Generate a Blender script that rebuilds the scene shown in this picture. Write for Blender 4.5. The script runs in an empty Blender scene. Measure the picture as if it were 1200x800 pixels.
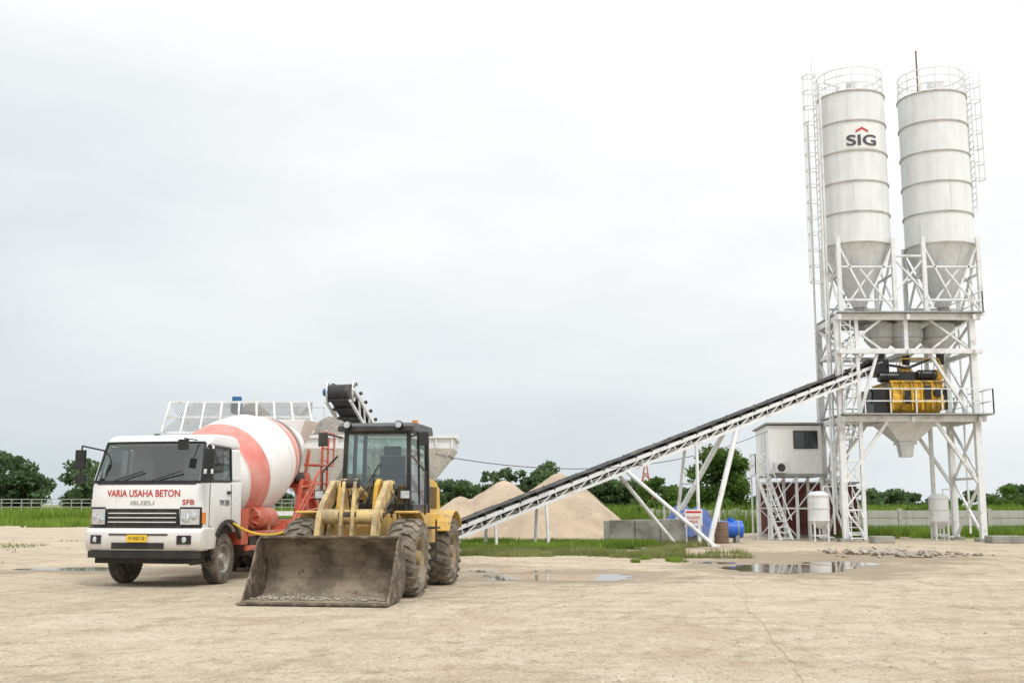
import bpy, math, random, bmesh
import numpy as np
from mathutils import Vector, Matrix, noise as mnoise
random.seed(7); rng=np.random.default_rng(7)
scene=bpy.context.scene
scene.view_settings.view_transform='Standard'
scene.view_settings.look='None'
scene.view_settings.exposure=0
R=math.radians

# ---------------------------------------------------------------- materials
def nt(name):
    m=bpy.data.materials.new(name); m.use_nodes=True
    n=m.node_tree.nodes; l=m.node_tree.links
    return m,n,l,n['Principled BSDF']
def c4(c): return (c[0],c[1],c[2],1)
def noise(n,l,vec,scale,detail=4,rough=.6):
    t=n.new('ShaderNodeTexNoise'); t.inputs['Scale'].default_value=scale
    t.inputs['Detail'].default_value=detail; t.inputs['Roughness'].default_value=rough
    l.new(vec,t.inputs['Vector']); return t.outputs['Fac']
def mrange(n,l,v,a,b,c=0,d=1):
    t=n.new('ShaderNodeMapRange'); l.new(v,t.inputs[0])
    for i,x in enumerate((a,b,c,d)): t.inputs[i+1].default_value=x
    return t.outputs[0]
def mix(n,l,f,a,b,mode='MIX'):
    t=n.new('ShaderNodeMixRGB'); t.blend_type=mode
    if isinstance(f,(int,float)): t.inputs[0].default_value=f
    else: l.new(f,t.inputs[0])
    for i,x in ((1,a),(2,b)):
        if isinstance(x,tuple): t.inputs[i].default_value=c4(x)
        else: l.new(x,t.inputs[i])
    return t.outputs[0]
def math_(n,l,op,a,b=0.0,clamp=False):
    t=n.new('ShaderNodeMath'); t.operation=op; t.use_clamp=clamp
    for i,x in ((0,a),(1,b)):
        if isinstance(x,(int,float)): t.inputs[i].default_value=x
        else: l.new(x,t.inputs[i])
    return t.outputs[0]
def mapping(n,l,vec,sc):
    t=n.new('ShaderNodeMapping'); t.inputs['Scale'].default_value=sc
    l.new(vec,t.inputs['Vector']); return t.outputs[0]

def P(name,col,rough=.6,metal=0,var=.12,scale=2.0,dirt=None,damt=.6,dscale=1.5,dth=(.48,.7),
      streak=False,bump=0,bscale=15,low=None,spec=.5,d2=None):
    m,n,l,b=nt(name)
    tc=n.new('ShaderNodeTexCoord').outputs['Object']
    f=noise(n,l,tc,scale,5)
    f=mrange(n,l,f,.3,.7)
    c=mix(n,l,f,tuple(x*(1-var) for x in col),tuple(min(1,x*(1+var)) for x in col))
    if dirt:
        v=mapping(n,l,tc,(4,4,.35)) if streak else tc
        d=noise(n,l,v,dscale,7,.65)
        d=mrange(n,l,d,dth[0],dth[1],0,damt)
        if low:
            s=n.new('ShaderNodeSeparateXYZ'); l.new(tc,s.inputs[0])
            lf=mrange(n,l,s.outputs[2],low[0],low[1],low[2] if len(low)>2 else .8,0)
            nn=mrange(n,l,noise(n,l,tc,3.5,6,.7),.3,.7,.35,1.2)
            lf=math_(n,l,'MULTIPLY',lf,nn)
            d=math_(n,l,'ADD',d,lf,True)
        c=mix(n,l,d,c,tuple(dirt))
    if d2: # fine dark chips / grime
        f2=mrange(n,l,noise(n,l,tc,d2[1],6,.75),.60,.68,0,d2[2]); c=mix(n,l,f2,c,tuple(d2[0]))
    l.new(c,b.inputs['Base Color'])
    b.inputs['Roughness'].default_value=rough
    b.inputs['Metallic'].default_value=metal
    b.inputs['Specular IOR Level'].default_value=spec
    rr=mrange(n,l,noise(n,l,tc,scale*3,4),.3,.7,max(.03,rough-.08),min(1,rough+.1))
    l.new(rr,b.inputs['Roughness'])
    if bump:
        bp=n.new('ShaderNodeBump'); bp.inputs['Strength'].default_value=bump; bp.inputs['Distance'].default_value=.03
        l.new(noise(n,l,tc,bscale,6,.7),bp.inputs['Height']); l.new(bp.outputs[0],b.inputs['Normal'])
    return m

def glass(name,tint=(.55,.68,.64),gl=.12):
    m=bpy.data.materials.new(name); m.use_nodes=True
    n=m.node_tree.nodes; l=m.node_tree.links; n.clear()
    o=n.new('ShaderNodeOutputMaterial'); t=n.new('ShaderNodeBsdfTransparent'); t.inputs[0].default_value=c4(tint)
    g=n.new('ShaderNodeBsdfGlossy'); g.inputs['Roughness'].default_value=.03
    g.inputs[0].default_value=(1,1,1,1)
    fw=n.new('ShaderNodeLayerWeight'); fw.inputs[0].default_value=.35
    ms=n.new('ShaderNodeMixShader'); f=mrange(n,l,fw.outputs['Fresnel'],0,1,gl,.9)
    l.new(f,ms.inputs[0]); l.new(t.outputs[0],ms.inputs[1]); l.new(g.outputs[0],ms.inputs[2]); l.new(ms.outputs[0],o.inputs[0])
    return m

DUST=(.40,.33,.24)
M={}
M['white']=P('truck_white_paint',(.80,.80,.79),.28,dirt=DUST,damt=.30,low=(.5,1.5,.6),dscale=2.5,dth=(.58,.8),var=.02)
M['steelwhite']=P('tower_white_paint',(.74,.755,.76),.5,dirt=(.34,.28,.23),damt=.65,dscale=1.3,dth=(.54,.72),var=.08,d2=((.25,.15,.09),5,.7))
M['silo']=P('silo_white_paint',(.76,.785,.79),.45,dirt=(.50,.51,.50),damt=.55,dscale=.8,dth=(.45,.8),streak=True,var=.05,bump=.12,bscale=3)
M['conewhite']=P('cone_grey_paint',(.68,.70,.71),.5,dirt=(.44,.43,.41),damt=.5,dscale=1.2,streak=True,var=.08)
M['rust']=P('rusty_steel',(.20,.13,.09),.85,var=.3,scale=6,dirt=(.1,.07,.05),bump=.2)
M['ring']=P('flange_steel',(.48,.47,.45),.6,dirt=(.25,.2,.15),damt=.6)
M['grey']=P('grey_steel',(.32,.33,.33),.5,dirt=(.2,.17,.13),damt=.5)
M['black']=P('black_rubber_plastic',(.025,.025,.027),.55,var=.2,dirt=(.2,.17,.13),damt=.3)
M['blackclean']=P('black_gloss',(.015,.015,.017),.3,var=.2,dirt=(.12,.10,.08),damt=.35)
M['belt']=P('belt_rubber',(.045,.045,.046),.8,dirt=(.24,.21,.17),damt=.6)
M['under']=P('underbody_dark',(.04,.036,.032),.8,dirt=(.16,.13,.1),damt=.7)
M['tyre']=P('tyre_rubber',(.045,.043,.04),.85,var=.2,dirt=(.28,.23,.17),damt=.75,dth=(.4,.65),dscale=3,bump=.3,bscale=25)
M['tyredirty']=P('loader_tyre_rubber',(.085,.075,.06),.9,var=.25,dirt=(.30,.25,.19),damt=.85,dth=(.38,.62),dscale=3,bump=.5,bscale=18)
M['rim']=P('wheel_rim_steel',(.34,.32,.29),.5,.3,dirt=(.18,.14,.10),damt=.8,dscale=5)
M['rimy']=P('loader_rim',(.40,.27,.08),.7,dirt=(.24,.19,.14),damt=.95,dth=(.32,.55),dscale=4)
M['yellow']=P('loader_yellow_paint',(.72,.43,.05),.45,dirt=(.38,.30,.19),damt=.8,dth=(.44,.68),dscale=2.5,low=(.6,1.7,.7),var=.12,d2=((.09,.07,.05),6,.75))
M['cream']=P('worn_cream_paint',(.62,.46,.20),.55,dirt=(.28,.21,.14),damt=.9,dth=(.42,.62),dscale=3.5,var=.2,bump=.15,d2=((.07,.055,.04),8,.8))
M['myellow']=P('mixer_yellow_paint',(.78,.47,.035),.4,dirt=(.2,.14,.08),damt=.85,dscale=2,dth=(.46,.64),d2=((.05,.04,.03),4,.85))
M['bucket']=P('bucket_steel',(.115,.09,.065),.75,.1,var=.45,scale=2.5,dirt=(.32,.26,.19),damt=.8,dth=(.46,.62),dscale=1.7,bump=.6,bscale=9,low=(.0,.55,.8),d2=((.04,.03,.022),5,.75))
M['bucketout']=P('bucket_edge_steel',(.11,.085,.062),.7,.15,var=.4,scale=5,dirt=(.34,.27,.19),damt=.8,dth=(.5,.66),dscale=5,bump=.4,bscale=20)
M['red']=P('chassis_red_paint',(.50,.085,.045),.45,dirt=DUST,damt=.7,dth=(.46,.7),dscale=2.5,var=.15,d2=((.08,.05,.04),7,.6))
M['salmon']=P('drum_red_paint',(.68,.20,.16),.42,dirt=(.62,.42,.37),damt=.7,dth=(.42,.75),dscale=2.0,var=.10)
M['drumwhite']=P('drum_white_paint',(.80,.785,.77),.4,dirt=(.60,.50,.46),damt=.5,dth=(.45,.8),dscale=1.8,var=.04)
M['chrome']=P('chrome',(.7,.7,.7),.12,1,var=.02)
M['lamp']=P('headlamp_lens',(.62,.64,.66),.08,.5,var=.2,scale=12)
M['orange']=P('indicator_lens',(.8,.25,.02),.2)
M['plate']=P('number_plate_yellow',(.85,.52,.02),.4)
M['redtext']=P('red_lettering',(.52,.03,.03),.45)
M['darktext']=P('dark_lettering',(.06,.07,.09),.5)
M['winscr']=P('windscreen_dark',(.018,.035,.034),.04,var=.6,scale=1.2,spec=.8)
M['glass']=glass('cab_glass')
M['tglass']=glass('truck_glass',(.60,.76,.74),.07)
M['concrete']=P('concrete',(.33,.32,.29),.9,var=.2,scale=2,dirt=(.14,.13,.11),damt=.8,dscale=1.6,bump=.4,bscale=10)
M['rubble']=P('rubble_concrete',(.36,.32,.26),.9,var=.3,scale=1.2,dirt=(.2,.16,.12),damt=.7)
M['wallconc']=P('panel_wall_concrete',(.50,.49,.45),.9,var=.12,scale=.8,dirt=(.25,.25,.2),damt=.6,dscale=1.2,streak=True,bump=.2)
M['maroon']=P('maroon_container_paint',(.12,.024,.022),.6,var=.25,dirt=(.2,.13,.1),damt=.5)
M['blue']=P('blue_paint',(.02,.14,.62),.4,var=.2,dirt=(.3,.3,.3),damt=.3)
M['tarp']=P('blue_tarpaulin',(.10,.18,.50),.5,var=.25,dirt=(.35,.33,.36),damt=.5,bump=.8,bscale=3)
M['motorblue']=P('motor_blue',(.03,.13,.3),.5)
M['sand']=P('sand_heap_soil',(.46,.37,.27),.95,var=.16,scale=.8,dirt=(.33,.255,.18),damt=.8,dscale=.6,bump=.9,bscale=7,d2=((.25,.19,.13),3,.6))
M['gravel']=P('gravel_heap_soil',(.25,.225,.20),.95,var=.35,scale=9,bump=1,bscale=14)
M['stone']=P('stones',(.42,.35,.265),.9,var=.35,scale=1.5,bump=.4)
M['roofdark']=P('roof_sheet',(.30,.30,.30),.6,var=.2)
M['bark']=P('bark',(.12,.09,.06),.9,var=.3,bump=.5)
M['cable']=P('cable_black',(.05,.05,.05),.6)
M['rope']=P('yellow_rope_fibre',(.75,.50,.04),.7)
M['crack']=P('crack_dirt',(.33,.27,.195),.95)
M['dash']=P('dash_grey',(.06,.07,.07),.6)
M['hivis']=P('seat_cover',(.16,.16,.15),.8)

def leafmat(name,dark,light,sc=.35):
    m=bpy.data.materials.new(name); m.use_nodes=True
    n=m.node_tree.nodes; l=m.node_tree.links; n.clear()
    o=n.new('ShaderNodeOutputMaterial')
    tc=n.new('ShaderNodeTexCoord').outputs['Object']
    f=math_(n,l,'ADD',math_(n,l,'MULTIPLY',noise(n,l,tc,sc,3),.6),math_(n,l,'MULTIPLY',noise(n,l,tc,sc*14,2),.4))
    c=mix(n,l,mrange(n,l,f,.38,.62),dark,light)
    d=n.new('ShaderNodeBsdfDiffuse'); t=n.new('ShaderNodeBsdfTranslucent'); ms=n.new('ShaderNodeMixShader')
    ms.inputs[0].default_value=.4
    l.new(c,d.inputs[0]); l.new(c,t.inputs[0]); l.new(d.outputs[0],ms.inputs[1]); l.new(t.outputs[0],ms.inputs[2]); l.new(ms.outputs[0],o.inputs[0])
    return m
M['leaf']=leafmat('foliage_green',(.065,.115,.028),(.16,.26,.055))
M['leaffar']=leafmat('foliage_far_hazed',(.075,.12,.06),(.15,.22,.10),.15)  # bluer, duller greens: distance haze painted into the leaf colour
M['grass']=leafmat('grass_green',(.11,.19,.03),(.27,.38,.07),.4)
M['grassdry']=leafmat('weeds_mixed',(.15,.19,.06),(.34,.34,.15),.5)

# ---------------------------------------------------------------- mesh builder
class MB:
    def __init__(s): s.v=[];s.f=[];s.m=[];s.s=[]
    def add(s,vs,fs,mi=0,sm=False):
        o=len(s.v); s.v+= [tuple(v) for v in vs]
        for f in fs:
            s.f.append([i+o for i in f]); s.m.append(mi); s.s.append(sm)
    def box(s,x0,x1,y0,y1,z0,z1,mi=0):
        s.add([(x0,y0,z0),(x1,y0,z0),(x1,y1,z0),(x0,y1,z0),(x0,y0,z1),(x1,y0,z1),(x1,y1,z1),(x0,y1,z1)],
              [(0,3,2,1),(4,5,6,7),(0,1,5,4),(1,2,6,5),(2,3,7,6),(3,0,4,7)],mi)
    def beam(s,a,b,w,h=None,mi=0,up=None):
        a=Vector(a);b=Vector(b);h=h or w
        d=(b-a); 
        if d.length<1e-6: return
        d.normalize(); up=Vector(up) if up else Vector((0,0,1))
        if abs(d.dot(up))>.98: up=Vector((0,1,0))
        x=d.cross(up).normalized(); y=x.cross(d).normalized()
        vs=[]
        for p in (a,b):
            for sx,sy in ((-1,-1),(1,-1),(1,1),(-1,1)): vs.append(p+x*sx*w/2+y*sy*h/2)
        s.add(vs,[(0,1,2,3),(7,6,5,4),(0,4,5,1),(1,5,6,2),(2,6,7,3),(3,7,4,0)],mi)
    def lathe(s,org,ax,prof,n=24,mi=0,sm=True):
        org=Vector(org);ax=Vector(ax).normalized()
        up=Vector((0,0,1)) if abs(ax.z)<.9 else Vector((0,1,0))
        u=ax.cross(up).normalized(); w=ax.cross(u)
        for k in range(len(prof)-1):
            m=mi[k] if isinstance(mi,(list,tuple)) else mi
            (t0,r0),(t1,r1)=prof[k],prof[k+1]
            vs=[]
            for t,r in ((t0,r0),(t1,r1)):
                for i in range(n):
                    a=2*math.pi*i/n; vs.append(org+ax*t+(u*math.cos(a)+w*math.sin(a))*r)
            fs=[(i,(i+1)%n,n+(i+1)%n,n+i) for i in range(n)]
            if r0<1e-5: fs=[(i,n+(i+1)%n,n+i) for i in range(n)]
            if r1<1e-5: fs=[(i,(i+1)%n,n+i) for i in range(n)]
            s.add(vs,fs,m,sm)
    def cyl(s,a,b,r0,r1=None,n=14,mi=0,caps=True):
        a=Vector(a);b=Vector(b); r1=r0 if r1 is None else r1; L=(b-a).length
        if L<1e-6: return
        s.lathe(a,b-a,[(0,r0),(L,r1)],n,mi)
        if caps:
            s.lathe(a,b-a,[(0,0),(0,r0)],n,mi,False); s.lathe(a,b-a,[(L,r1),(L,0)],n,mi,False)
    def prism(s,poly,x0,x1,mi=0,axis='x'):
        n=len(poly)
        def mk(p,t):
            return (t,p[0],p[1]) if axis=='x' else ((p[0],t,p[1]) if axis=='y' else (p[0],p[1],t))
        vs=[mk(p,x0) for p in poly]+[mk(p,x1) for p in poly]
        fs=[list(range(n)),list(range(2*n-1,n-1,-1))]+[(i,(i+1)%n,n+(i+1)%n,n+i) for i in range(n)]
        s.add(vs,fs,mi)
    def path(s,pts,r,n=8,mi=0):
        for a,b in zip(pts[:-1],pts[1:]): s.cyl(a,b,r,n=n,mi=mi)
    def ring(s,c,rad,r,n=20,mi=0,a0=0,a1=360,ax='z'):
        pts=[]
        for i in range(n+1):
            a=R(a0+(a1-a0)*i/n)
            if ax=='z': pts.append((c[0]+rad*math.cos(a),c[1]+rad*math.sin(a),c[2]))
            elif ax=='x': pts.append((c[0],c[1]+rad*math.cos(a),c[2]+rad*math.sin(a)))
            else: pts.append((c[0]+rad*math.cos(a),c[1],c[2]+rad*math.sin(a)))
        for a,b in zip(pts[:-1],pts[1:]): s.beam(a,b,r)
        if mi: 
            for k in range(6*n): s.m[-1-k]=mi
    def rail(s,pts,h=1.05,r=.04,step=1.2,mi=0,rows=2):
        for a,b in zip(pts[:-1],pts[1:]):
            a=Vector(a);b=Vector(b);L=(b-a).length;n=max(1,round(L/step))
            for i in range(n+1):
                p=a.lerp(b,i/n); s.beam(p,p+Vector((0,0,h)),r,mi=mi)
            for k in range(1,rows+1):
                z=Vector((0,0,h*k/rows)); s.beam(a+z,b+z,r,mi=mi)
    def ladder(s,a,b,w=.4,side=(1,0,0),r=.035,step=.3,mi=0):
        a=Vector(a);b=Vector(b);sd=Vector(side).normalized()*w/2
        s.beam(a-sd,b-sd,r,mi=mi); s.beam(a+sd,b+sd,r,mi=mi)
        L=(b-a).length;n=int(L/step)
        for i in range(1,n):
            p=a.lerp(b,i/n); s.beam(p-sd,p+sd,r*.7,mi=mi)
    def obj(s,name,mats,parent=None,bevel=0,seg=2,loc=None):
        me=bpy.data.meshes.new(name); me.from_pydata(s.v,[],s.f)
        me.polygons.foreach_set('material_index',s.m); me.polygons.foreach_set('use_smooth',s.s)
        bm=bmesh.new(); bm.from_mesh(me); bmesh.ops.recalc_face_normals(bm,faces=bm.faces); bm.to_mesh(me); bm.free()
        for m in mats: me.materials.append(M[m])
        me.update()
        o=bpy.data.objects.new(name,me); scene.collection.objects.link(o)
        if parent: o.parent=parent
        if loc: o.location=loc
        if bevel:
            b=o.modifiers.new('Bevel','BEVEL'); b.width=bevel; b.segments=seg; b.limit_method='ANGLE'; b.angle_limit=R(35)
        return o
def empty(name,loc=(0,0,0),rz=0):
    e=bpy.data.objects.new(name,None); e.location=loc; e.rotation_euler=(0,0,R(rz)); e.empty_display_size=.5
    scene.collection.objects.link(e); return e
def text(name,body,loc,width,mat,parent=None,rot=(90,0,0),ext=.004,height=None,bold=0.0):
    cu=bpy.data.curves.new(name,'FONT'); cu.body=body; cu.align_x='CENTER'; cu.align_y='CENTER'; cu.extrude=ext; cu.offset=bold
    o=bpy.data.objects.new(name,cu); scene.collection.objects.link(o)
    bpy.context.view_layer.update(); d=o.dimensions.copy()
    sx=width/d.x; sy=(height/d.y) if height else sx
    o.scale=(sx,sy,1); o.location=loc; o.rotation_euler=[R(a) for a in rot]
    cu.materials.append(M[mat])
    if parent: o.parent=parent
    return o
def wheel(mb,cx,cy,cz,Rr,W,rim,side,t=0,r=1,lugs=0,lugh=.03,hub=.4):
    o=(cx,cy,cz); ax=(1,0,0)
    mb.lathe(o,ax,[(-.42*W,rim),(-.5*W,rim+.3*(Rr-rim)),(-.5*W,rim+.65*(Rr-rim)),(-.42*W,Rr*.965),(-.25*W,Rr),(.25*W,Rr),(.42*W,Rr*.965),(.5*W,rim+.65*(Rr-rim)),(.5*W,rim+.3*(Rr-rim)),(.42*W,rim)],40,t)
    sgn=side
    mb.lathe(o,(sgn,0,0),[(.42*W,rim),(.44*W,rim*.96),(.36*W,rim*.88),(.15*W,rim*.82),(.12*W,rim*.55),(.20*W,rim*.48),(.22*W,rim*.42)],32,r)
    mb.lathe(o,(sgn,0,0),[(.22*W,rim*.42),(.45*W,rim*.33),(.47*W,rim*.3),(.47*W,0)],20,r)
    mb.lathe(o,(-sgn,0,0),[(.42*W,rim),(.1*W,rim*.7),(.1*W,0)],24,r)
    for k in range(8):
        a=2*math.pi*k/8; y=cy+math.cos(a)*rim*.68; z=cz+math.sin(a)*rim*.68
        mb.cyl((cx+sgn*.10*W,y,z),(cx+sgn*.22*W,y,z),rim*.06,n=6,mi=r)
    if lugs:
        for k in range(lugs):
            for sd in (-1,1):
                a=2*math.pi*(k+(.5 if sd>0 else 0))/lugs; a2=a+.5*2*math.pi/lugs
                def pt(x,an,rr): return Vector((cx+x,cy+math.cos(an)*rr,cz+math.sin(an)*rr))
                upv=Vector((0,math.cos(a),math.sin(a)))
                w=2*math.pi*Rr/lugs*.5
                mb.beam(pt(sd*.02*W,a,Rr),pt(sd*.36*W,(a+a2)/2,Rr*.995),w,lugh*2,t,up=upv)
                mb.beam(pt(sd*.34*W,(a+a2)/2,Rr*.99),pt(sd*.515*W,a2,Rr*.9),w,lugh*1.8,t,up=upv)

# ---------------------------------------------------------------- world
w=bpy.data.worlds.new("World"); scene.world=w; w.use_nodes=True
n=w.node_tree.nodes; l=w.node_tree.links; n.clear()
out=n.new('ShaderNodeOutputWorld'); bg=n.new('ShaderNodeBackground'); l.new(bg.outputs[0],out.inputs[0])
sky=n.new('ShaderNodeTexSky'); sky.sky_type='NISHITA'; sky.sun_disc=False
sky.sun_elevation=R(52); sky.sun_rotation=R(150); sky.air_density=1.5; sky.dust_density=3
tc=n.new('ShaderNodeTexCoord').outputs['Generated']
sp=n.new('ShaderNodeSeparateXYZ'); l.new(tc,sp.inputs[0])
z=sp.outputs[2]
b1=mrange(n,l,z,0.0,.36,.745,1.0)
b2=mrange(n,l,z,.38,1,0,.85)
hx=mrange(n,l,sp.outputs[0],-.5,.45,-.05,.15)
cl=mrange(n,l,noise(n,l,mapping(n,l,tc,(1.2,1.2,3.6)),1.7,6,.52),.35,.65,-.075,.075)
br=math_(n,l,'ADD',math_(n,l,'ADD',b1,b2),math_(n,l,'ADD',hx,cl))
tint=mix(n,l,mrange(n,l,br,.72,1.02),(.90,1.0,1.06),(1.0,1.01,1.01))
cm=n.new('ShaderNodeCombineXYZ'); 
for i in range(3): l.new(br,cm.inputs[i])
oc=mix(n,l,1.0,cm.outputs[0],tint,'MULTIPLY')
nsk=mix(n,l,1.0,sky.outputs[0],(.09,.09,.09),'MULTIPLY')
l.new(mix(n,l,.04,oc,nsk),bg.inputs[0]); bg.inputs[1].default_value=1.0

sd=bpy.data.lights.new('sun','SUN'); sd.energy=1.5; sd.angle=R(14); sd.color=(1,.97,.92)
so=bpy.data.objects.new('sun',sd); scene.collection.objects.link(so)
so.rotation_euler=Vector((-.45,.75,-1.2)).to_track_quat('-Z','Y').to_euler()
so.location=(10,-10,30)

# ---------------------------------------------------------------- camera
cam=bpy.data.cameras.new('camera'); co=bpy.data.objects.new('camera',cam); scene.collection.objects.link(co)
co.location=(0,0,1.6); co.rotation_euler=(R(90+8.32),0,0); cam.lens=39; cam.sensor_width=36; cam.clip_end=3000; scene.camera=co

# ---------------------------------------------------------------- ground
def ground_mat():
    m,n,l,b=nt('packed_sandy_ground')
    tc=n.new('ShaderNodeTexCoord').outputs['Object']
    big=mrange(n,l,noise(n,l,tc,.12,5,.6),.35,.65)
    mid=mrange(n,l,noise(n,l,mapping(n,l,tc,(1,.75,1)),.7,9,.74),.38,.62)
    c=mix(n,l,big,(.52,.435,.315),(.44,.355,.245))
    c=mix(n,l,math_(n,l,'MULTIPLY',mid,.75),c,(.64,.565,.445))
    pat=mrange(n,l,noise(n,l,mapping(n,l,tc,(1,.6,1)),.9,9,.78),.52,.64,0,.65)
    c=mix(n,l,pat,c,(.34,.265,.18))
    pat2=mrange(n,l,noise(n,l,mapping(n,l,tc,(1,.6,1)),3.6,7,.78),.53,.62,0,.55)
    c=mix(n,l,pat2,c,(.35,.275,.19))
    pat3=mrange(n,l,noise(n,l,mapping(n,l,tc,(1,.55,1)),11,5,.75),.54,.62,0,.6)
    c=mix(n,l,pat3,c,(.31,.245,.17))
    pat4=mrange(n,l,noise(n,l,mapping(n,l,tc,(1,.55,1)),7,6,.75),.56,.66,0,.6)
    c=mix(n,l,pat4,c,(.70,.64,.53))
    # wheel tracks
    for ang,sc,am in ((.35,.42,.5),(-.9,.30,.4),(1.45,.35,.5),(1.1,.5,.4)):
        mp=n.new('ShaderNodeMapping'); mp.inputs['Rotation'].default_value=(0,0,ang); l.new(tc,mp.inputs[0])
        wv=n.new('ShaderNodeTexWave'); wv.inputs['Scale'].default_value=sc; wv.inputs['Distortion'].default_value=5
        wv.inputs['Detail'].default_value=3; wv.inputs['Detail Scale'].default_value=.35; l.new(mp.outputs[0],wv.inputs['Vector'])
        f=mrange(n,l,wv.outputs['Fac'],.80,.95,0,1)
        br=mrange(n,l,noise(n,l,tc,.35,3),.45,.62,0,am)
        tr=math_(n,l,'MULTIPLY',f,br); tr=math_(n,l,'MULTIPLY',tr,mrange(n,l,noise(n,l,tc,5,4),.35,.6,.3,1))
        c=mix(n,l,tr,c,(.33,.26,.18))
    vo=n.new('ShaderNodeTexVoronoi'); vo.inputs['Scale'].default_value=24; l.new(tc,vo.inputs['Vector'])
    sp=mrange(n,l,vo.outputs['Distance'],.14,.34,1,0)
    sel=mrange(n,l,noise(n,l,tc,1.3,5,.7),.42,.58,0,.75)
    vc=n.new('ShaderNodeSeparateXYZ'); l.new(vo.outputs['Color'],vc.inputs[0])
    stc=mix(n,l,vc.outputs[0],(.20,.155,.11),(.70,.64,.53))
    c=mix(n,l,math_(n,l,'MULTIPLY',sp,sel),c,stc)
    fine=mrange(n,l,noise(n,l,tc,30,4,.75),.3,.7,.68,1.26)
    cmb=n.new('ShaderNodeCombineXYZ')
    for i in range(3): l.new(fine,cmb.inputs[i])
    c=mix(n,l,1.0,c,cmb.outputs[0],'MULTIPLY')
    damp=None
    for cx,cy,rx,ry in ((1.0,25.4,3.3,2.6),(7.4,28.8,3.4,4.4),(9.5,34,5.5,4.0),(-9.5,27.5,3,1.6),(2,42,6,3),(-4,29,4,3)):
        mp=n.new('ShaderNodeMapping'); mp.vector_type='TEXTURE'
        mp.inputs['Location'].default_value=(cx,cy,0); mp.inputs['Scale'].default_value=(rx,ry,1); l.new(tc,mp.inputs[0])
        ln=n.new('ShaderNodeVectorMath'); ln.operation='LENGTH'; l.new(mp.outputs[0],ln.inputs[0])
        d=math_(n,l,'ADD',ln.outputs['Value'],mrange(n,l,noise(n,l,tc,.8,6,.65),.3,.7,-.5,.5))
        d=mrange(n,l,d,.75,1.2,.85,0)
        damp=d if damp is None else math_(n,l,'MAXIMUM',damp,d)
    c=mix(n,l,math_(n,l,'MULTIPLY',damp,.9),c,(.255,.195,.13))
    s=n.new('ShaderNodeSeparateXYZ'); l.new(tc,s.inputs[0])
    yy=math_(n,l,'ADD',s.outputs[1],mrange(n,l,noise(n,l,tc,.06,5),.3,.7,-12,12))
    bx=mrange(n,l,s.outputs[0],-30,5,50,0)
    g=mrange(n,l,math_(n,l,'SUBTRACT',yy,bx),56,62)
    gc=mix(n,l,mrange(n,l,noise(n,l,tc,.3,6),.35,.65),(.10,.16,.035),(.22,.28,.08))
    c=mix(n,l,g,c,gc)
    l.new(c,b.inputs['Base Color'])
    l.new(mrange(n,l,damp,0,1,.95,.5),b.inputs['Roughness']); b.inputs['Specular IOR Level'].default_value=.2
    bp=n.new('ShaderNodeBump'); bp.inputs['Strength'].default_value=.9; bp.inputs['Distance'].default_value=.08
    h=math_(n,l,'ADD',noise(n,l,tc,2.2,8,.72),math_(n,l,'MULTIPLY',noise(n,l,tc,20,5,.7),.4))
    l.new(h,bp.inputs['Height']); l.new(bp.outputs[0],b.inputs['Normal'])
    return m
M['ground']=ground_mat()
g=MB(); g.add([(-900,-300,0),(900,-300,0),(900,1800,0),(-900,1800,0)],[(0,1,2,3)]); g.obj('ground',['ground'])

def water_mat():
    m,n,l,b=nt('puddle_water')
    tc=n.new('ShaderNodeTexCoord').outputs['Object']
    b.inputs['Base Color'].default_value=(.21,.165,.12,1); b.inputs['Roughness'].default_value=.03; b.inputs['Specular IOR Level'].default_value=.6
    bp=n.new('ShaderNodeBump'); bp.inputs['Strength'].default_value=.05; bp.inputs['Distance'].default_value=.01
    l.new(noise(n,l,tc,5,3),bp.inputs['Height']); l.new(bp.outputs[0],b.inputs['Normal'])
    return m
M['water']=water_mat()
def puddle(cx,cy,rx,ry,seed,name='puddle'):
    pts=[]
    for i in range(160):
        a=2*math.pi*i/160
        r=1+.38*mnoise.noise(Vector((math.cos(a)*1.3+seed,math.sin(a)*1.3,seed)))+.26*mnoise.noise(Vector((math.cos(a)*4,math.sin(a)*4+seed,1)))+.12*mnoise.noise(Vector((math.cos(a)*13,math.sin(a)*13+seed,1)))
        pts.append((rx*r*math.cos(a),ry*r*math.sin(a),0))
    m=MB(); m.add([(0,0,0)]+pts,[(0,1+i,1+(i+1)%160) for i in range(160)])
    m.obj(name,['water'],loc=(cx,cy,.004))
puddle(1.1,25.0,1.8,1.25,3.3); puddle(-.3,27.2,1.1,.6,8.1); 
puddle(7.0,28.3,1.5,1.9,5.7); puddle(8.9,30.6,.9,1.0,2.2); puddle(5.6,31.0,.6,.6,6.2)
puddle(-10.5,28.0,1.6,.6,4.4)

m=MB(); pts=[]
for i in range(60):
    t=i/59; y=34-t*27; x=6.2-t*4.1+.18*mnoise.noise(Vector((t*9,2,0)))+.05*mnoise.noise(Vector((t*50,7,0)))
    pts.append((x,y))
vs=[];fs=[]
for i,(x,y) in enumerate(pts):
    ww=.003+.008*abs(mnoise.noise(Vector((i*.7,0,5)))); vs+=[(x-ww,y,.004),(x+ww,y,.004)]
for i in range(59): fs.append((2*i,2*i+1,2*i+3,2*i+2))
m.add(vs,fs); m.obj('ground_crack',['crack'])

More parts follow.
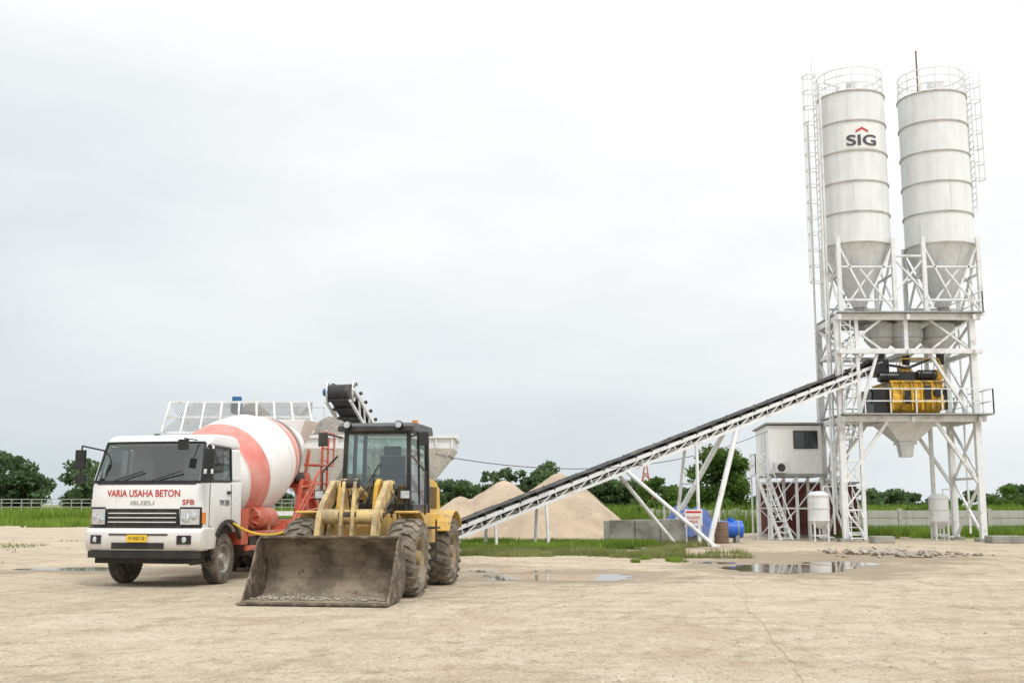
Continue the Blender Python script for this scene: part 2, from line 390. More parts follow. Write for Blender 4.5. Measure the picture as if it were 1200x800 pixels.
def stones(name,items,mat='stone'):
    m=MB()
    base=[Vector(v).normalized() for v in [(1,0,0),(-1,0,0),(0,1,0),(0,-1,0),(0,0,1),(0,0,-1),(1,1,1),(-1,1,1),(1,-1,1),(-1,-1,1)]]
    for (x,y,z,s) in items:
        vs=[(x+v.x*s*random.uniform(.6,1.2),y+v.y*s*random.uniform(.6,1.2),z+v.z*s*random.uniform(.4,.8)) for v in base]
        fs=[(0,6,4),(2,6,0),(2,4,6) ,(2,7,4),(1,7,2),(1,4,7),(1,9,4),(3,9,1),(3,4,9),(3,8,4),(0,8,3),(0,4,8),(0,2,5),(2,1,5),(1,3,5),(3,0,5)]
        m.add(vs,fs)
    return m.obj(name,[mat])
it=[]
for i in range(6500):
    y=8+ (random.random()**1.7)*34; x=random.uniform(-.52,.52)*y*1.05
    if mnoise.noise(Vector((x*.4,y*.4,2)))<-.15: continue
    s=random.uniform(.004,.014)*(1+ (random.random()<.03)*1.5)
    it.append((x,y,s*.1,s))
stones('scattered_gravel',it)
it=[]
for i in range(110):
    x=random.gauss(12.4,1.3); y=random.gauss(36.8,1.4); s=min(.3,abs(random.gauss(.06,.08))+.03)
    it.append((x,y,s*.15,s))
stones('rubble_pile',it,'rubble')

# ---------------------------------------------------------------- heaps
def heap(name,cones,x0,x1,y0,y1,mat,base=0,step=.16):
    nx=int((x1-x0)/step);ny=int((y1-y0)/step);vs=[];fs=[]
    for j in range(ny+1):
        for i in range(nx+1):
            x=x0+(x1-x0)*i/nx;y=y0+(y1-y0)*j/ny;h=-.25
            for cx,cy,r,hh in cones:
                d=math.hypot(x-cx,y-cy)/r
                d*=1+.18*mnoise.noise(Vector((x*.5,y*.5,cx)))
                v=hh*(1-math.sqrt(d*d+.006))+.0
                h=max(h,v)
            h+=.12*mnoise.noise(Vector((x*.9,y*.9,3)))+.06*mnoise.noise(Vector((x*3,y*3,3)))
            vs.append((x,y,base+h))
    for j in range(ny):
        for i in range(nx):
            a=j*(nx+1)+i; fs.append((a,a+1,a+nx+2,a+nx+1))
    m=MB(); m.add(vs,fs,0,True); return m.obj(name,[mat])
heap('sand_heap',[(2.3,55.0,4.1,3.35),(-.4,56.3,4.0,2.95),(-2.6,56,3.4,2.1),(3.6,53.6,2.6,1.4),(-4.4,55,2.6,1.4)],-8.5,8.5,48,62,'sand',step=.13)

# ---------------------------------------------------------------- grass
def blades(name,sampler,n,h0,h1,wd,mat):
    X=np.array([sampler() for _ in range(n)]); n=len(X)
    h=rng.uniform(h0,h1,n); a=rng.uniform(0,2*np.pi,n); ln=rng.uniform(0,.6,n)*h; a2=rng.uniform(0,2*np.pi,n)
    dx=np.cos(a)*wd*h/h1; dy=np.sin(a)*wd*h/h1
    v=np.zeros((n,3,3)); v[:,0]=np.c_[X[:,0]-dx,X[:,1]-dy,X[:,2]]; v[:,1]=np.c_[X[:,0]+dx,X[:,1]+dy,X[:,2]]
    v[:,2]=np.c_[X[:,0]+np.cos(a2)*ln,X[:,1]+np.sin(a2)*ln,X[:,2]+h]
    me=bpy.data.meshes.new(name); me.from_pydata(v.reshape(-1,3).tolist(),[],np.arange(n*3).reshape(-1,3).tolist()); me.materials.append(M[mat])
    o=bpy.data.objects.new(name,me); scene.collection.objects.link(o); return o
def patchy(x0,x1,y0,y1,th,sc=.5,seed=0):
    def f():
        for _ in range(60):
            x=random.uniform(x0,x1);y=random.uniform(y0,y1)
            ex=min(1,(x-x0)/1.5,(x1-x)/1.5,(y-y0)/1,(y1-y)/1)
            if mnoise.noise(Vector((x*sc,y*sc,seed)))+.35*mnoise.noise(Vector((x*sc*4,y*sc*4,seed)))>th+(1-ex)*.3: break
        return (x,y,0)
    return f
blades('grass',patchy(-3.5,7.5,33.5,48,.0,.35,1),36000,.04,.22,.02,'grassdry')
blades('grass',patchy(-4,5.5,38.5,46,.02,.45,4),17000,.08,.34,.026,'grass')
blades('grass',patchy(3.3,4.9,31.0,33.0,.1,1.4,2),1200,.05,.16,.014,'grass')
blades('grass',patchy(14,42,52.5,60,-.25,.4,3),26000,.15,.6,.04,'grass')
blades('grass',patchy(-30,-9,30,50,.33,.35,9),1500,.04,.12,.02,'grassdry')
blades('tall_grass',patchy(-6,60,62,88,-.4,.2,5),50000,.5,1.7,.10,'grass')
blades('tall_grass',patchy(-90,-14,96,140,-.5,.15,6),52000,.4,1.35,.13,'grass')
blades('tall_grass',patchy(-45,-6,75,98,.05,.15,7),9000,.2,.6,.08,'grass')

# ---------------------------------------------------------------- trees
def leaves(blobs,n,size):
    B=np.array(blobs); wgt=(B[:,3]*B[:,4]+B[:,3]*B[:,5])**1.0; wgt/=wgt.sum()
    k=rng.choice(len(B),n,p=wgt); u=rng.normal(size=(n,3)); u/=np.linalg.norm(u,axis=1)[:,None]
    r=rng.uniform(0,1,n)**.38; r*=rng.uniform(.8,1.18,n)
    p=B[k,:3]+u*r[:,None]*B[k,3:6]
    nr=rng.normal(size=(n,3)); nr/=np.linalg.norm(nr,axis=1)[:,None]
    t=np.cross(nr,rng.normal(size=(n,3))); t/=np.linalg.norm(t,axis=1)[:,None]; b=np.cross(nr,t)
    s=rng.uniform(.5,1.2,n)[:,None]*size
    v=np.stack([p-t*s,p-b*s*.55,p+t*s,p+b*s*.55],1)
    v=v.reshape(-1,3); v[:,2]=np.maximum(v[:,2],.05)
    return v.tolist(),np.arange(n*4).reshape(-1,4).tolist()
def crown_blobs(cx,cy,h,wd,nb,z0=.3):
    out=[]
    for i in range(nb):
        a=random.uniform(0,6.28); q=random.random()**.5; zz=random.uniform(z0,.90)
        sp=wd*.42*q*math.sqrt(max(.05,1-((zz-.55)/.48)**2))
        r=random.uniform(.11,.19)*wd
        out.append((cx+math.cos(a)*sp,cy+math.sin(a)*sp,h*zz,r*1.15,r*1.15,min(r*.8,h*.14)))
    return out
def tree(name,cx,cy,h,wd,nb=22,nl=9000,size=.14,mat='leaf',z0=.3):
    e=empty(name,(cx,cy,0))
    m=MB(); 
    m.cyl((0,0,0),(.05,.0,h*.35),.035*h*.5+.05,.03*h*.4+.03,n=10)
    bl=crown_blobs(0,0,h,wd,nb,z0)
    for b in bl[:14]:
        a=Vector((.05,0,h*.33)); c=Vector(b[:3]); mdp=a.lerp(c,.5)+Vector((0,0,-.1*h*random.random()))
        m.cyl(a,mdp,.05+.004*h,.04,n=6); m.cyl(mdp,c,.04,.015,n=5)
    m.obj('trunk_and_limbs',['bark'],e)
    v,f=leaves(bl,nl,size); me=bpy.data.meshes.new('crown'); me.from_pydata(v,[],f); me.materials.append(M[mat])
    o=bpy.data.objects.new('crown',me); scene.collection.objects.link(o); o.parent=e
def treeline(name,specs,nper,size,mat):
    bl=[]; m=MB()
    for (x,y,h,wd) in specs:
        bl+=crown_blobs(x,y,h,wd,12,.12); m.cyl((x,y,0),(x,y,h*.7),.12,.05,n=5)
    v,f=leaves(bl,nper*len(specs),size)
    m2=MB(); m2.v=m.v+v; o=len(m.v); m2.f=m.f+[[i+o for i in q] for q in f]; m2.m=[1]*len(m.f)+[0]*len(f); m2.s=[False]*len(m2.f)
    me=bpy.data.meshes.new(name); me.from_pydata(m2.v,[],m2.f); me.materials.append(M[mat]); me.materials.append(M['bark'])
    me.polygons.foreach_set('material_index',m2.m)
    ob=bpy.data.objects.new(name,me); scene.collection.objects.link(ob)
tree('broadleaf_tree',13.9,75,5.5,4.8,38,19000,.13,z0=.2)
tree('broadleaf_tree',11.2,86,3.6,3.6,16,6000,.13,z0=.15)
sp=[]
x=-110
while x<-43:
    hh=8.0 if x<-56 else 6.0
    sp.append((x,150+random.uniform(-8,8),hh*random.uniform(.8,1.1)*1.1,random.uniform(7,10))); x+=random.uniform(2.2,3.8)
treeline('distant_trees',sp,1900,.42,'leaffar')
sp=[]; x=-45
while x<-8:
    sp.append((x,155+random.uniform(-8,8),random.uniform(3.8,5.6),random.uniform(5,8))); x+=random.uniform(3,5)
while x<26:
    base=4.9 if x<6 else 4.0
    sp.append((x,145+random.uniform(-8,8),base*random.uniform(.75,1.0)+.4,random.uniform(4,7))); x+=random.uniform(1.6,3.0)
for (px,hh,wd) in ((600,6.1,4.2),(642,6.9,6.5),(628,6.0,5),(655,6.2,5),(575,5.8,3.5),(690,5.3,6),(540,5.0,5),(520,5.0,5),(720,4.8,5),(745,4.4,5)):
    sp.append(((px-600)/1314*138,138,hh,wd))
treeline('distant_trees',sp,1500,.36,'leaffar')
sp=[]; x=28
while x<95:
    hh=2.9 if x<58 else 4.2
    sp.append((x,130+random.uniform(-6,6),hh*random.uniform(.8,1.2),random.uniform(4,7))); x+=random.uniform(2.5,4)
treeline('distant_trees',sp,1100,.34,'leaffar')
sp=[(38.5,88,3.1,3.2),(40.3,90,2.7,3.5),(42.5,87,3.3,4),(45,90,3,4),(48,88,3.4,4),(35.6,92,2.0,3)]
treeline('shrubs',sp,2600,.15,'leaf')
sp=[(8.5,68,1.8,2.5),(10.5,70,2.1,3),(13,70,1.9,3),(16,70,1.7,3),(5.5,72,1.6,3),(24,66,1.6,2.6),(27.5,67,1.5,2)]
treeline('shrubs',sp,2200,.13,'leaf')

# ---------------------------------------------------------------- fences & wall
e=empty('white_metal_fence',(-62,112,0))
m=MB(); m.box(-40,44,-.2,.2,0,.5,1)
for i in range(int(84/1.0)+1): m.beam((-40+i,0,.5),(-40+i,0,2.1),.07,.05)
for zz in (1.3,1.7,2.05): m.beam((-40,0,zz),(44,0,zz),.05,.07)
m.obj('rails_and_posts',['wallconc','wallconc'],e)
e=empty('concrete_panel_wall',(18.5,60.5,0))
m=MB()
for i in range(14):
    x=i*2.4
    m.box(x-.1,x+.1,-.1,.1,0,1.35,0)
    for k in range(3): m.box(x+.1,x+2.3,-.035,.035,.02+k*.42,.42+k*.42-.01,0)
m.obj('posts_and_panels',['wallconc'],e,.012)
e=empty('concrete_panel_wall',(8.0,64,0))
m=MB()
for i in range(3):
    x=i*2.4
    m.box(x-.1,x+.1,-.1,.1,0,1.35,0)
    for k in range(3): m.box(x+.1,x+2.3,-.035,.035,.02+k*.42,.42+k*.42-.01,0)
m.obj('posts_and_panels',['wallconc'],e,.012)

e=empty('lattice_mast',(14.6,122,0)); m=MB()
for sx,sy in ((-1,-1),(1,-1),(1,1),(-1,1)): m.beam((sx*.9,sy*.9,0),(sx*.1,sy*.1,6.0),.09)
for k in range(8):
    z0=k*.72;z1=z0+.72;r0=.9-.8*z0/6;r1=.9-.8*z1/6
    for sy in (-1,1): m.beam((-r0,sy*r0,z0),(r1,sy*r1,z1),.06,mi=k%2); m.beam((r0,sy*r0,z0),(-r1,sy*r1,z1),.06,mi=k%2)
m.obj('lattice',['red','steelwhite'],e)

# ================================================================ SILO TOWER
T=empty('concrete_batching_tower',(0,0,0))
m=MB(); ZD=.35
X0,X1,Y0,Y1=14.3,20.2,48.2,51.2
legs=[(X0,Y0),(X1,Y0),(X0,Y1),(X1,Y1)]
for x,y in legs:
    m.box(x-.13,x+.13,y-.13,y+.13,0.12,9.7); m.box(x-.3,x+.3,y-.3,y+.3,0,.14,1)
m.box(X0+.75,X0+.91,Y0-.08,Y0+.08,0.1,9.7); m.box(X1-1.0,X1-.84,Y1-.08,Y1+.08,0.1,9.7)
m.box(17.2,17.38,Y0-.09,Y0+.09,8.3,9.65); m.box(17.2,17.38,Y1-.09,Y1+.09,5.4,9.65)
for zz,wd in ((5.25,.26),(8.2,.22),(9.72,.28)):
    for y in (Y0,Y1): m.beam((X0-.12,y-.15,zz),(20.55,y-.15,zz),.14,wd)
    for x in (X0,17.3,X1): m.beam((x+.02,Y0-.4,zz-.03),(x+.02,Y1+.4,zz-.03),.15,wd*.9)
for x in (X0,X1):
    for z0,z1 in ((.2,2.7),(2.7,5.2),(5.5,8.1),(8.3,9.6)):
        m.beam((x,Y0,z0),(x,Y1,z1),.1); m.beam((x+.06,Y1,z0),(x+.06,Y0,z1),.1)
    m.beam((x,Y0,2.7),(x,Y1,2.7),.12)
for k in range(9):
    z0=.3+k*1.04; m.beam((X0,Y0,z0),(X0+.83,Y0,z0),.07); m.beam((X0 if k%2 else X0+.83,Y0,z0),(X0+.83 if k%2 else X0,Y0,z0+1.04),.07)
for y in (Y0-.02,Y1):
    m.beam((X0+.1,y,2.5),(16.3,y,5.15),.14); m.beam((X1-.1,y,2.5),(18.4,y,5.15),.14)
    m.beam((16.0,y,8.1),(15.1,y,5.4),.13); m.beam((18.3,y,8.1),(19.9,y,5.4),.13)
    m.beam((14.5,y,8.3),(16.2,y,9.6),.1); m.beam((14.5,y+.05,9.6),(16.2,y+.05,8.3),.1)
    m.beam((18.4,y,8.3),(20.1,y,9.6),.1); m.beam((18.4,y+.05,9.6),(20.1,y+.05,8.3),.1)
    m.beam((14.5,y,6.9),(15.4,y,8.1),.09)
S=[(15.8,49.7),(19.6,49.7)]
for cx,cy in S:
    q=1.22
    for sx in (-1,1):
        for sy in (-1,1):
            m.box(cx+sx*q-.09,cx+sx*q+.09,cy+sy*q-.09,cy+sy*q+.09,9.85,13.4)
    for sy in (-1,1):
        y=cy+sy*q
        m.beam((cx-q,y,10.9-ZD),(cx+q,y,10.9-ZD),.1); m.beam((cx-q,y,12.4-ZD),(cx+q,y,12.4-ZD),.09)
        m.beam((cx-q,y,13.4-ZD),(cx-.1,y,11.0-ZD),.09); m.beam((cx+q,y,13.4-ZD),(cx+.1,y,11.0-ZD),.09)
        m.beam((cx-q,y+.04,10.3-ZD),(cx+.3,y+.04,12.3-ZD),.08); m.beam((cx+q,y-.04,10.3-ZD),(cx-.3,y-.04,12.3-ZD),.08)
    for sx in (-1,1):
        x=cx+sx*q
        m.beam((x,cy-q,13.3-ZD),(x,cy+q,10.4-ZD),.09); m.beam((x+.03,cy-q,10.4-ZD),(x+.03,cy+q,13.3-ZD),.09); m.beam((x,cy-q,12.1-ZD),(x,cy+q,12.1-ZD),.09)
m.beam((17.0,48.5,11.2-ZD),(18.4,48.5,12.8-ZD),.08); m.beam((17.0,48.45,12.8-ZD),(18.4,48.45,11.2-ZD),.08)
m.beam((17.0,48.5,12.9-ZD),(18.4,48.5,12.9-ZD),.1)
m.cyl((13.95,48.6,0.3),(13.95,48.6,19.6),.05); m.cyl((14.1,50.9,0.3),(14.1,50.9,19.6),.05)
m.cyl((20.5,50.3,.3),(20.5,50.3,9.8),.05)
m.obj('steel_frame',['steelwhite','concrete'],T,.01,1)
m=MB()
m.box(14.25,20.75,47.6,51.9,5.40,5.46,1); m.box(14.25,20.65,47.75,51.6,9.87,9.93,1)
m.rail([(15.2,47.62,5.46),(20.72,47.62,5.46),(20.72,51.88,5.46),(14.3,51.88,5.46)],1.05,.045,1.1)
m.rail([(20.0,47.8,9.93),(20.6,47.8,9.93),(20.6,51.5,9.93)],.9,.04,1.2)
m.obj('decks_and_railings',['steelwhite','grey'],T)
zb=13.15; zt=20.2; dz=(zt-zb)/5
for i,(cx,cy) in enumerate(S):
    m=MB()
    m.lathe((cx,cy,zb),(0,0,1),[(0,1.5),(zt-zb,1.5)],64,0)
    m.lathe((cx,cy,zt),(0,0,1),[(0,1.5),(.22,1.1),(.32,0)],48,0)
    m.lathe((cx,cy,10.4),(0,0,1),[(0,.24),(.0,.26),(2.75,1.5)],56,1)
    m.cyl((cx,cy,9.95),(cx,cy,10.45),.2,n=20,mi=2)
    m.cyl((cx,cy,10.1),(cx,cy,10.25),.34,n=20,mi=3)
    for k in range(6):
        zz=zb+k*dz
        m.lathe((cx,cy,zz),(0,0,1),[(-.03,1.5),(-.03,1.55),(.03,1.55),(.03,1.5)],64,2,False)
    for k in range(4):
        a=R(200+k*53+i*20); z0=zb+k*dz; x=cx+1.503*math.cos(a); y=cy+1.503*math.sin(a); m.beam((x,y,z0+.04),(x,y,z0+dz-.04),.03,mi=0)
    for k in range(8):
        a=R(k*45+20); m.beam((cx+1.46*math.cos(a),cy+1.46*math.sin(a),13.05),(cx+.3*math.cos(a),cy+.3*math.sin(a),10.5),.05,mi=1)
    m.obj('silo_shell' ,['silo','conewhite','ring','rust'],T)
    m=MB()
    for hh in (.4,.75,1.1): m.ring((cx,cy,zt+.0+hh),1.47,.04,28,a0=-180,a1=180)
    for k in range(14):
        a=2*math.pi*k/14; m.beam((cx+1.47*math.cos(a),cy+1.47*math.sin(a),zt-.1),(cx+1.47*math.cos(a),cy+1.47*math.sin(a),zt+1.1),.04)
    m.cyl((cx+.3,cy+.2,zt+.2),(cx+.3,cy+.2,zt+.95),.38,n=20); m.cyl((cx-.6,cy-.4,zt+.1),(cx-.6,cy-.4,zt+.55),.15,n=12)
    if i==0: lx,ly,sd,z0=cx-1.72,cy-.25,(0,1,0),9.95
    else: lx,ly,sd,z0=cx+1.72,cy-.1,(0,1,0),14.8
    m.ladder((lx,ly,z0),(lx,ly,zt+1.4),.45,sd,.045,.3)
    dirx=-1 if i==0 else 1
    for k in range(int((zt+1.3-z0-1.5)/.75)+1):
        zz=z0+1.6+k*.75
        pts=[(lx,ly-.28,zz),(lx+dirx*.40,ly-.30,zz),(lx+dirx*.55,ly,zz),(lx+dirx*.40,ly+.30,zz),(lx,ly+.28,zz)]
        for p,q in zip(pts[:-1],pts[1:]): m.beam(p,q,.035)
    for yy,xx in ((-.28,.4),(0,.55),(.28,.4)): m.beam((lx+dirx*xx,ly+yy,z0+1.6),(lx+dirx*xx,ly+yy,zt+1.3),.03)
    for zz in (13.5,16.5,19.4):
        if zz>z0: m.beam((lx,ly,zz),(cx+dirx*1.4,ly,zz),.05)
    if i==0:
        m.path([(cx-1.62,cy-.75,1.2),(cx-1.62,cy-.75,zt+.35),(cx-1.4,cy-.6,zt+.7),(cx-.7,cy-.3,zt+.6)],.055)
        m.beam((cx-1.9,cy-.6,zt+.2),(cx-1.9,cy-.6,zt+1.9),.04)
    else:
        m.path([(cx+1.62,cy+.6,1.2),(cx+1.62,cy+.6,zt+.35),(cx+1.0,cy+.4,zt+.6)],.055)
    m.obj('ladder_and_roof_rail',['steelwhite','rust'],T)
m=MB(); m.beam((19.6-.75,49.3,20.2),(19.6-.75,49.3,22.5),.06); m.obj('lightning_rod',['rust'],T)
cu=bpy.data.curves.new('silo_lettering','FONT'); cu.body='SIG'; cu.align_x='CENTER'; cu.align_y='CENTER'; cu.extrude=.01; cu.offset=.018
tmp=bpy.data.objects.new('tmp',cu); scene.collection.objects.link(tmp); bpy.context.view_layer.update()
me=bpy.data.meshes.new_from_object(tmp); d=tmp.dimensions.copy(); bpy.data.objects.remove(tmp)
sx=1.35/d.x; sy=.50/d.y; LZ=17.50+.02
for v in me.vertices:
    x,y,zz=v.co.x*sx,v.co.y*sy,v.co.z; a=x/1.5; r=1.53+zz
    v.co=(15.8+math.sin(a)*r,49.7-math.cos(a)*r,zb+3*dz+.42+y)
me.materials.clear(); me.materials.append(M['darktext']); o=bpy.data.objects.new('silo_lettering',me); scene.collection.objects.link(o); o.parent=T
def curved(poly,name,mat,rr,zc,sub=1):
    vs=[];fs=[]
    for (x0,y0,x1,y1,h) in poly:
        N=8
        for k in range(N):
            ta,tb=k/N,(k+1)/N; b=len(vs)
            for t in (ta,tb):
                x=x0+(x1-x0)*t;y=y0+(y1-y0)*t;a=x/1.5
                vs+= [(15.8+math.sin(a)*rr,49.7-math.cos(a)*rr,zc+y-h/2),(15.8+math.sin(a)*rr,49.7-math.cos(a)*rr,zc+y+h/2)]
            fs.append((b,b+2,b+3,b+1))
    q=MB(); q.add(vs,fs); q.obj(name,[mat],T)
curved([(-.85,0,.85,0,1.15)],'logo_panel','white',1.512,zb+3*dz+.66)
curved([(-.28,.33,0,.48,.1),(0,.48,.28,.33,.1)],'logo_chevron','redtext',1.53,zb+3*dz+.52)
m=MB()
for cx,r in ((16.6,.62),(17.75,.75),(19.3,.7)):
    m.lathe((cx,49.6,8.3),(0,0,1),[(0,.16),(.55,r),(1.3,r),(1.31,.1)],28,0)
    m.lathe((cx,49.6,8.95),(0,0,1),[(-.03,r),(-.03,r+.05),(.03,r+.05),(.03,r)],28,2)
    m.cyl((cx,49.6,7.8),(cx,49.6,8.35),.17,n=16,mi=1)
m.cyl((16.9,49.0,9.45),(15.8,49.7,10.15),.16,mi=0); m.cyl((18.2,49.0,9.45),(19.6,49.7,10.1),.16,mi=0)
m.obj('weigh_hoppers',['conewhite','black','ring'],T)
m=MB()
m.lathe((16.6,48.9,6.15),(1,0,0),[(0,0),(0,.62),(2.2,.62),(2.2,0)],28,0,True)
m.lathe((16.6,50.0,6.15),(1,0,0),[(0,0),(0,.62),(2.2,.62),(2.2,0)],28,0,True)
m.box(16.62,18.78,48.32,50.6,6.15,6.85)
for x in (16.6,17.03,17.46,17.9,18.34,18.8): m.box(x-.035,x+.035,48.22,50.66,5.66,6.92)
m.box(16.5,18.9,48.2,50.7,6.86,6.93); m.box(16.5,18.9,48.2,48.3,5.95,6.02)
m.box(16.85,18.6,48.5,50.4,6.93,7.35,1)
m.box(17.15,17.6,48.55,49.1,6.95,7.6,0)
m.cyl((15.8,48.9,6.3),(16.6,48.9,6.3),.32,n=18,mi=1); m.cyl((15.8,49.9,6.3),(16.6,49.9,6.3),.32,n=18,mi=1)
m.cyl((16.1,48.45,7.1),(16.9,48.45,7.1),.22,n=18,mi=1); m.cyl((17.8,48.42,7.2),(18.6,48.42,7.2),.2,n=18,mi=1)
for k in range(6): m.lathe((16.2+k*.11,48.45,7.1),(1,0,0),[(-.01,.22),(-.01,.25),(.01,.25),(.01,.22)],18,1,False); m.lathe((17.9+k*.11,48.42,7.2),(1,0,0),[(-.01,.2),(-.01,.23),(.01,.23),(.01,.2)],18,1,False)
m.box(15.85,16.5,48.5,50.3,5.5,6.6,1); m.box(18.8,19.15,48.6,50.2,5.7,6.7,1)
m.box(17.12,17.38,48.14,48.2,5.9,6.5,1); m.box(17.98,18.26,48.14,48.2,6.1,6.7,1); m.cyl((18.6,48.1,6.4),(18.6,48.3,6.4),.2,n=16,mi=1)
m.path([(16.2,48.5,7.7),(17.4,48.4,7.5),(18.4,48.5,7.9)],.06,mi=1)
m.box(15.9,16.4,48.4,48.9,7.2,7.7,1); m.box(18.6,18.95,48.5,49.0,7.0,7.45,0)
m.path([(17.0,48.3,7.6),(17.1,48.3,7.9),(18.7,48.3,7.9),(19.0,48.3,7.1)],.03,mi=0)
for k in range(5): m.path([(16.3+k*.55,48.25,7.7),(16.4+k*.5,48.12,7.1),(16.6+k*.48,48.14,6.5),(16.5+k*.5,48.2,5.6)],.018,6,1)
m.obj('twin_shaft_mixer',['myellow','blackclean'],T,.012)
m=MB()
def frust(m,cx,cy,z0,z1,a0,b0,a1,b1,mi=0):
    vs=[(cx-a0,cy-b0,z0),(cx+a0,cy-b0,z0),(cx+a0,cy+b0,z0),(cx-a0,cy+b0,z0),(cx-a1,cy-b1,z1),(cx+a1,cy-b1,z1),(cx+a1,cy+b1,z1),(cx-a1,cy+b1,z1)]
    m.add(vs,[(0,1,5,4),(1,2,6,5),(2,3,7,6),(3,0,4,7),(4,5,6,7),(0,3,2,1)],mi)
frust(m,17.5,49.5,4.25,5.15,.32,.3,1.2,.9); frust(m,17.5,49.5,3.65,4.25,.24,.22,.32,.3)
m.box(17.1,17.9,49.1,49.9,4.2,4.3)
m.obj('discharge_hopper',['conewhite'],T,.01)
m=MB()
def stair(x0,x1,ya,za,yb,zb):
    n=max(4,int(abs(zb-za)/.22))
    for x in (x0,x1):
        m.beam((x,ya,za),(x,yb,zb),.05,.2); m.beam((x,ya,za+.95),(x,yb,zb+.95),.04)
        for k in range(0,n+1,3):
            t=k/n; m.beam((x,ya+(yb-ya)*t,za+(zb-za)*t),(x,ya+(yb-ya)*t,za+(zb-za)*t+.95),.035)
    for k in range(n): 
        t=(k+.5)/n; y=ya+(yb-ya)*t;zz=za+(zb-za)*t; m.box(x0,x1,y-.12,y+.12,zz-.02,zz+.02,0)
stair(14.45,15.0,47.9,0.05,50.8,2.7); m.box(14.4,15.05,50.8,51.1,2.66,2.72); stair(14.46,14.99,50.8,2.72,48.0,5.4)
m.ladder((14.6,48.0,5.4),(14.6,48.0,9.95),.42,(1,0,0),.045,.3)
m.obj('stairs',['steelwhite'],T)

def tank(x,y,r,z0,z1):
    e=empty('additive_tank',(x,y,0)); m=MB()
    m.lathe((0,0,z0),(0,0,1),[(0,.08),(.3,r),(z1-z0,r),(z1-z0+.12,r*.75),(z1-z0+.16,0)],32,0)
    for k in range(3): m.lathe((0,0,z0+.35+k*(z1-z0-.4)/2),(0,0,1),[(-.02,r),(-.02,r+.03),(.02,r+.03),(.02,r)],32,0)
    for k in range(4):
        a=R(45+90*k); m.beam((r*.92*math.cos(a),r*.92*math.sin(a),0),(r*.92*math.cos(a),r*.92*math.sin(a),z0+.5),.07)
        a2=R(135+90*k); m.beam((r*.92*math.cos(a),r*.92*math.sin(a),.25),(r*.92*math.cos(a2),r*.92*math.sin(a2),.25),.05)
    m.path([(0,0,z0),(0,0,.15),(r+.2,0,.15)],.04); m.path([(r*.5,0,z1),(r*.5,0,z1+.35),(r+.15,0,z1+.35)],.03)
    m.obj('tank_shell',['steelwhite'],e)
tank(13.35,48.8,.45,.55,2.0); tank(19.1,50.2,.42,.5,1.9)

# ================================================================ CONTROL ROOM
E=empty('control_cabin',(.15,0,0)); m=MB()
cx0,cx1,cy0,cy1=11.55,14.0,50.8,53.4
m.box(cx0,cx1,cy0,cy1,2.95,5.15,0)
m.prism([(cy0-.15,5.2),(cy0-.15,5.28),(cy1+.15,5.12),(cy1+.15,5.04)],cx0-.12,cx1+.1,1)
m.box(cx0-.05,cx1+.05,cy0-.05,cy1+.05,2.82,2.95,1)
m.obj('walls_and_roof',['white','roofdark'],E,.015)
m=MB(); m.box(12.75,13.75,cy0-.03,cy0-.003,4.15,4.85,0); m.box(12.7,13.8,cy0-.05,cy0-.031,4.09,4.15,1)
m.box(12.7,13.8,cy0-.05,cy0-.031,4.85,4.91,1); m.box(12.70,12.75,cy0-.05,cy0-.031,4.15,4.85,1); m.box(13.75,13.8,cy0-.05,cy0-.031,4.15,4.85,1); m.box(13.22,13.27,cy0-.05,cy0-.031,4.15,4.85,1)
m.obj('window',['winscr','black'],E)
m=MB(); m.box(11.75,12.3,cy0-.4,cy0-.02,3.0,3.45,0); m.lathe((12.02,cy0-.4,3.22),(0,-1,0),[(0,.18),(.01,.18),(.02,0)],20,1); 
m.box(cx0-.03,cx0-.004,51.4,52.2,2.97,4.85,0)
for k in range(5): m.box(cx0+.4+k*.5,cx0+.41+k*.5,cy0-.006,cy0-.001,2.97,4.05,0)
m.obj('door_and_air_conditioner',['conewhite','black'],E,.01)
m=MB()
for x in (cx0+.05,12.8,cx1-.05):
    for y in (cy0+.1,cy1-.1): m.box(x-.06,x+.06,y-.06,y+.06,0,2.82)
for y in (cy0+.1,cy1-.1):
    m.beam((cx0+.05,y-.03,1.4),(cx1-.05,y-.03,1.4),.07); m.beam((cx0+.05,y,.1),(12.8,y,1.4),.05); m.beam((12.8,y,.1),(cx0+.05,y,1.4),.05)
    m.beam((12.8,y,1.4),(cx1-.05,y,2.8),.05); m.beam((cx0+.05,y,1.45),(12.8,y,2.8),.05)
m.box(10.9,11.52,50.7,51.9,2.86,2.92); m.rail([(11.5,50.72,2.9),(10.92,50.72,2.9),(10.92,51.88,2.9)],.95,.04,.3)
for x,y in ((10.95,50.8),(11.45,50.8),(10.95,51.8)): m.beam((x,y,0),(x,y,2.9),.06)
for x in (10.95,11.45):
    m.beam((x,50.65,2.85),(x+.7,49.4,.0),.05,.16); m.beam((x,50.65,3.75),(x+.7,49.4,.9),.035)
for k in range(12):
    t=(k+.5)/12; m.beam((10.95+.7*t,50.65-1.25*t,2.85*(1-t)),(11.45+.7*t,50.65-1.25*t,2.85*(1-t)),.2,.03)
m.obj('stilts_and_stairs',['steelwhite'],E)

e=empty('storage_container',(0,0,0)); m=MB()
m.box(12.4,16.6,53.9,56.4,.15,2.55,0)
for k in range(27): m.box(12.45+k*.155,12.52+k*.155,53.86,53.9,.25,2.45,0)
for k in range(16): m.box(12.36,12.4,53.95+k*.155,54.02+k*.155,.25,2.45,0)
m.box(12.36,12.48,53.84,53.96,.1,2.57,0); m.box(12.3,16.7,53.8,56.5,2.57,2.65,1); m.box(12.4,16.6,54.0,56.3,0,.15,1)
m.obj('corrugated_body',['maroon','roofdark'],e)

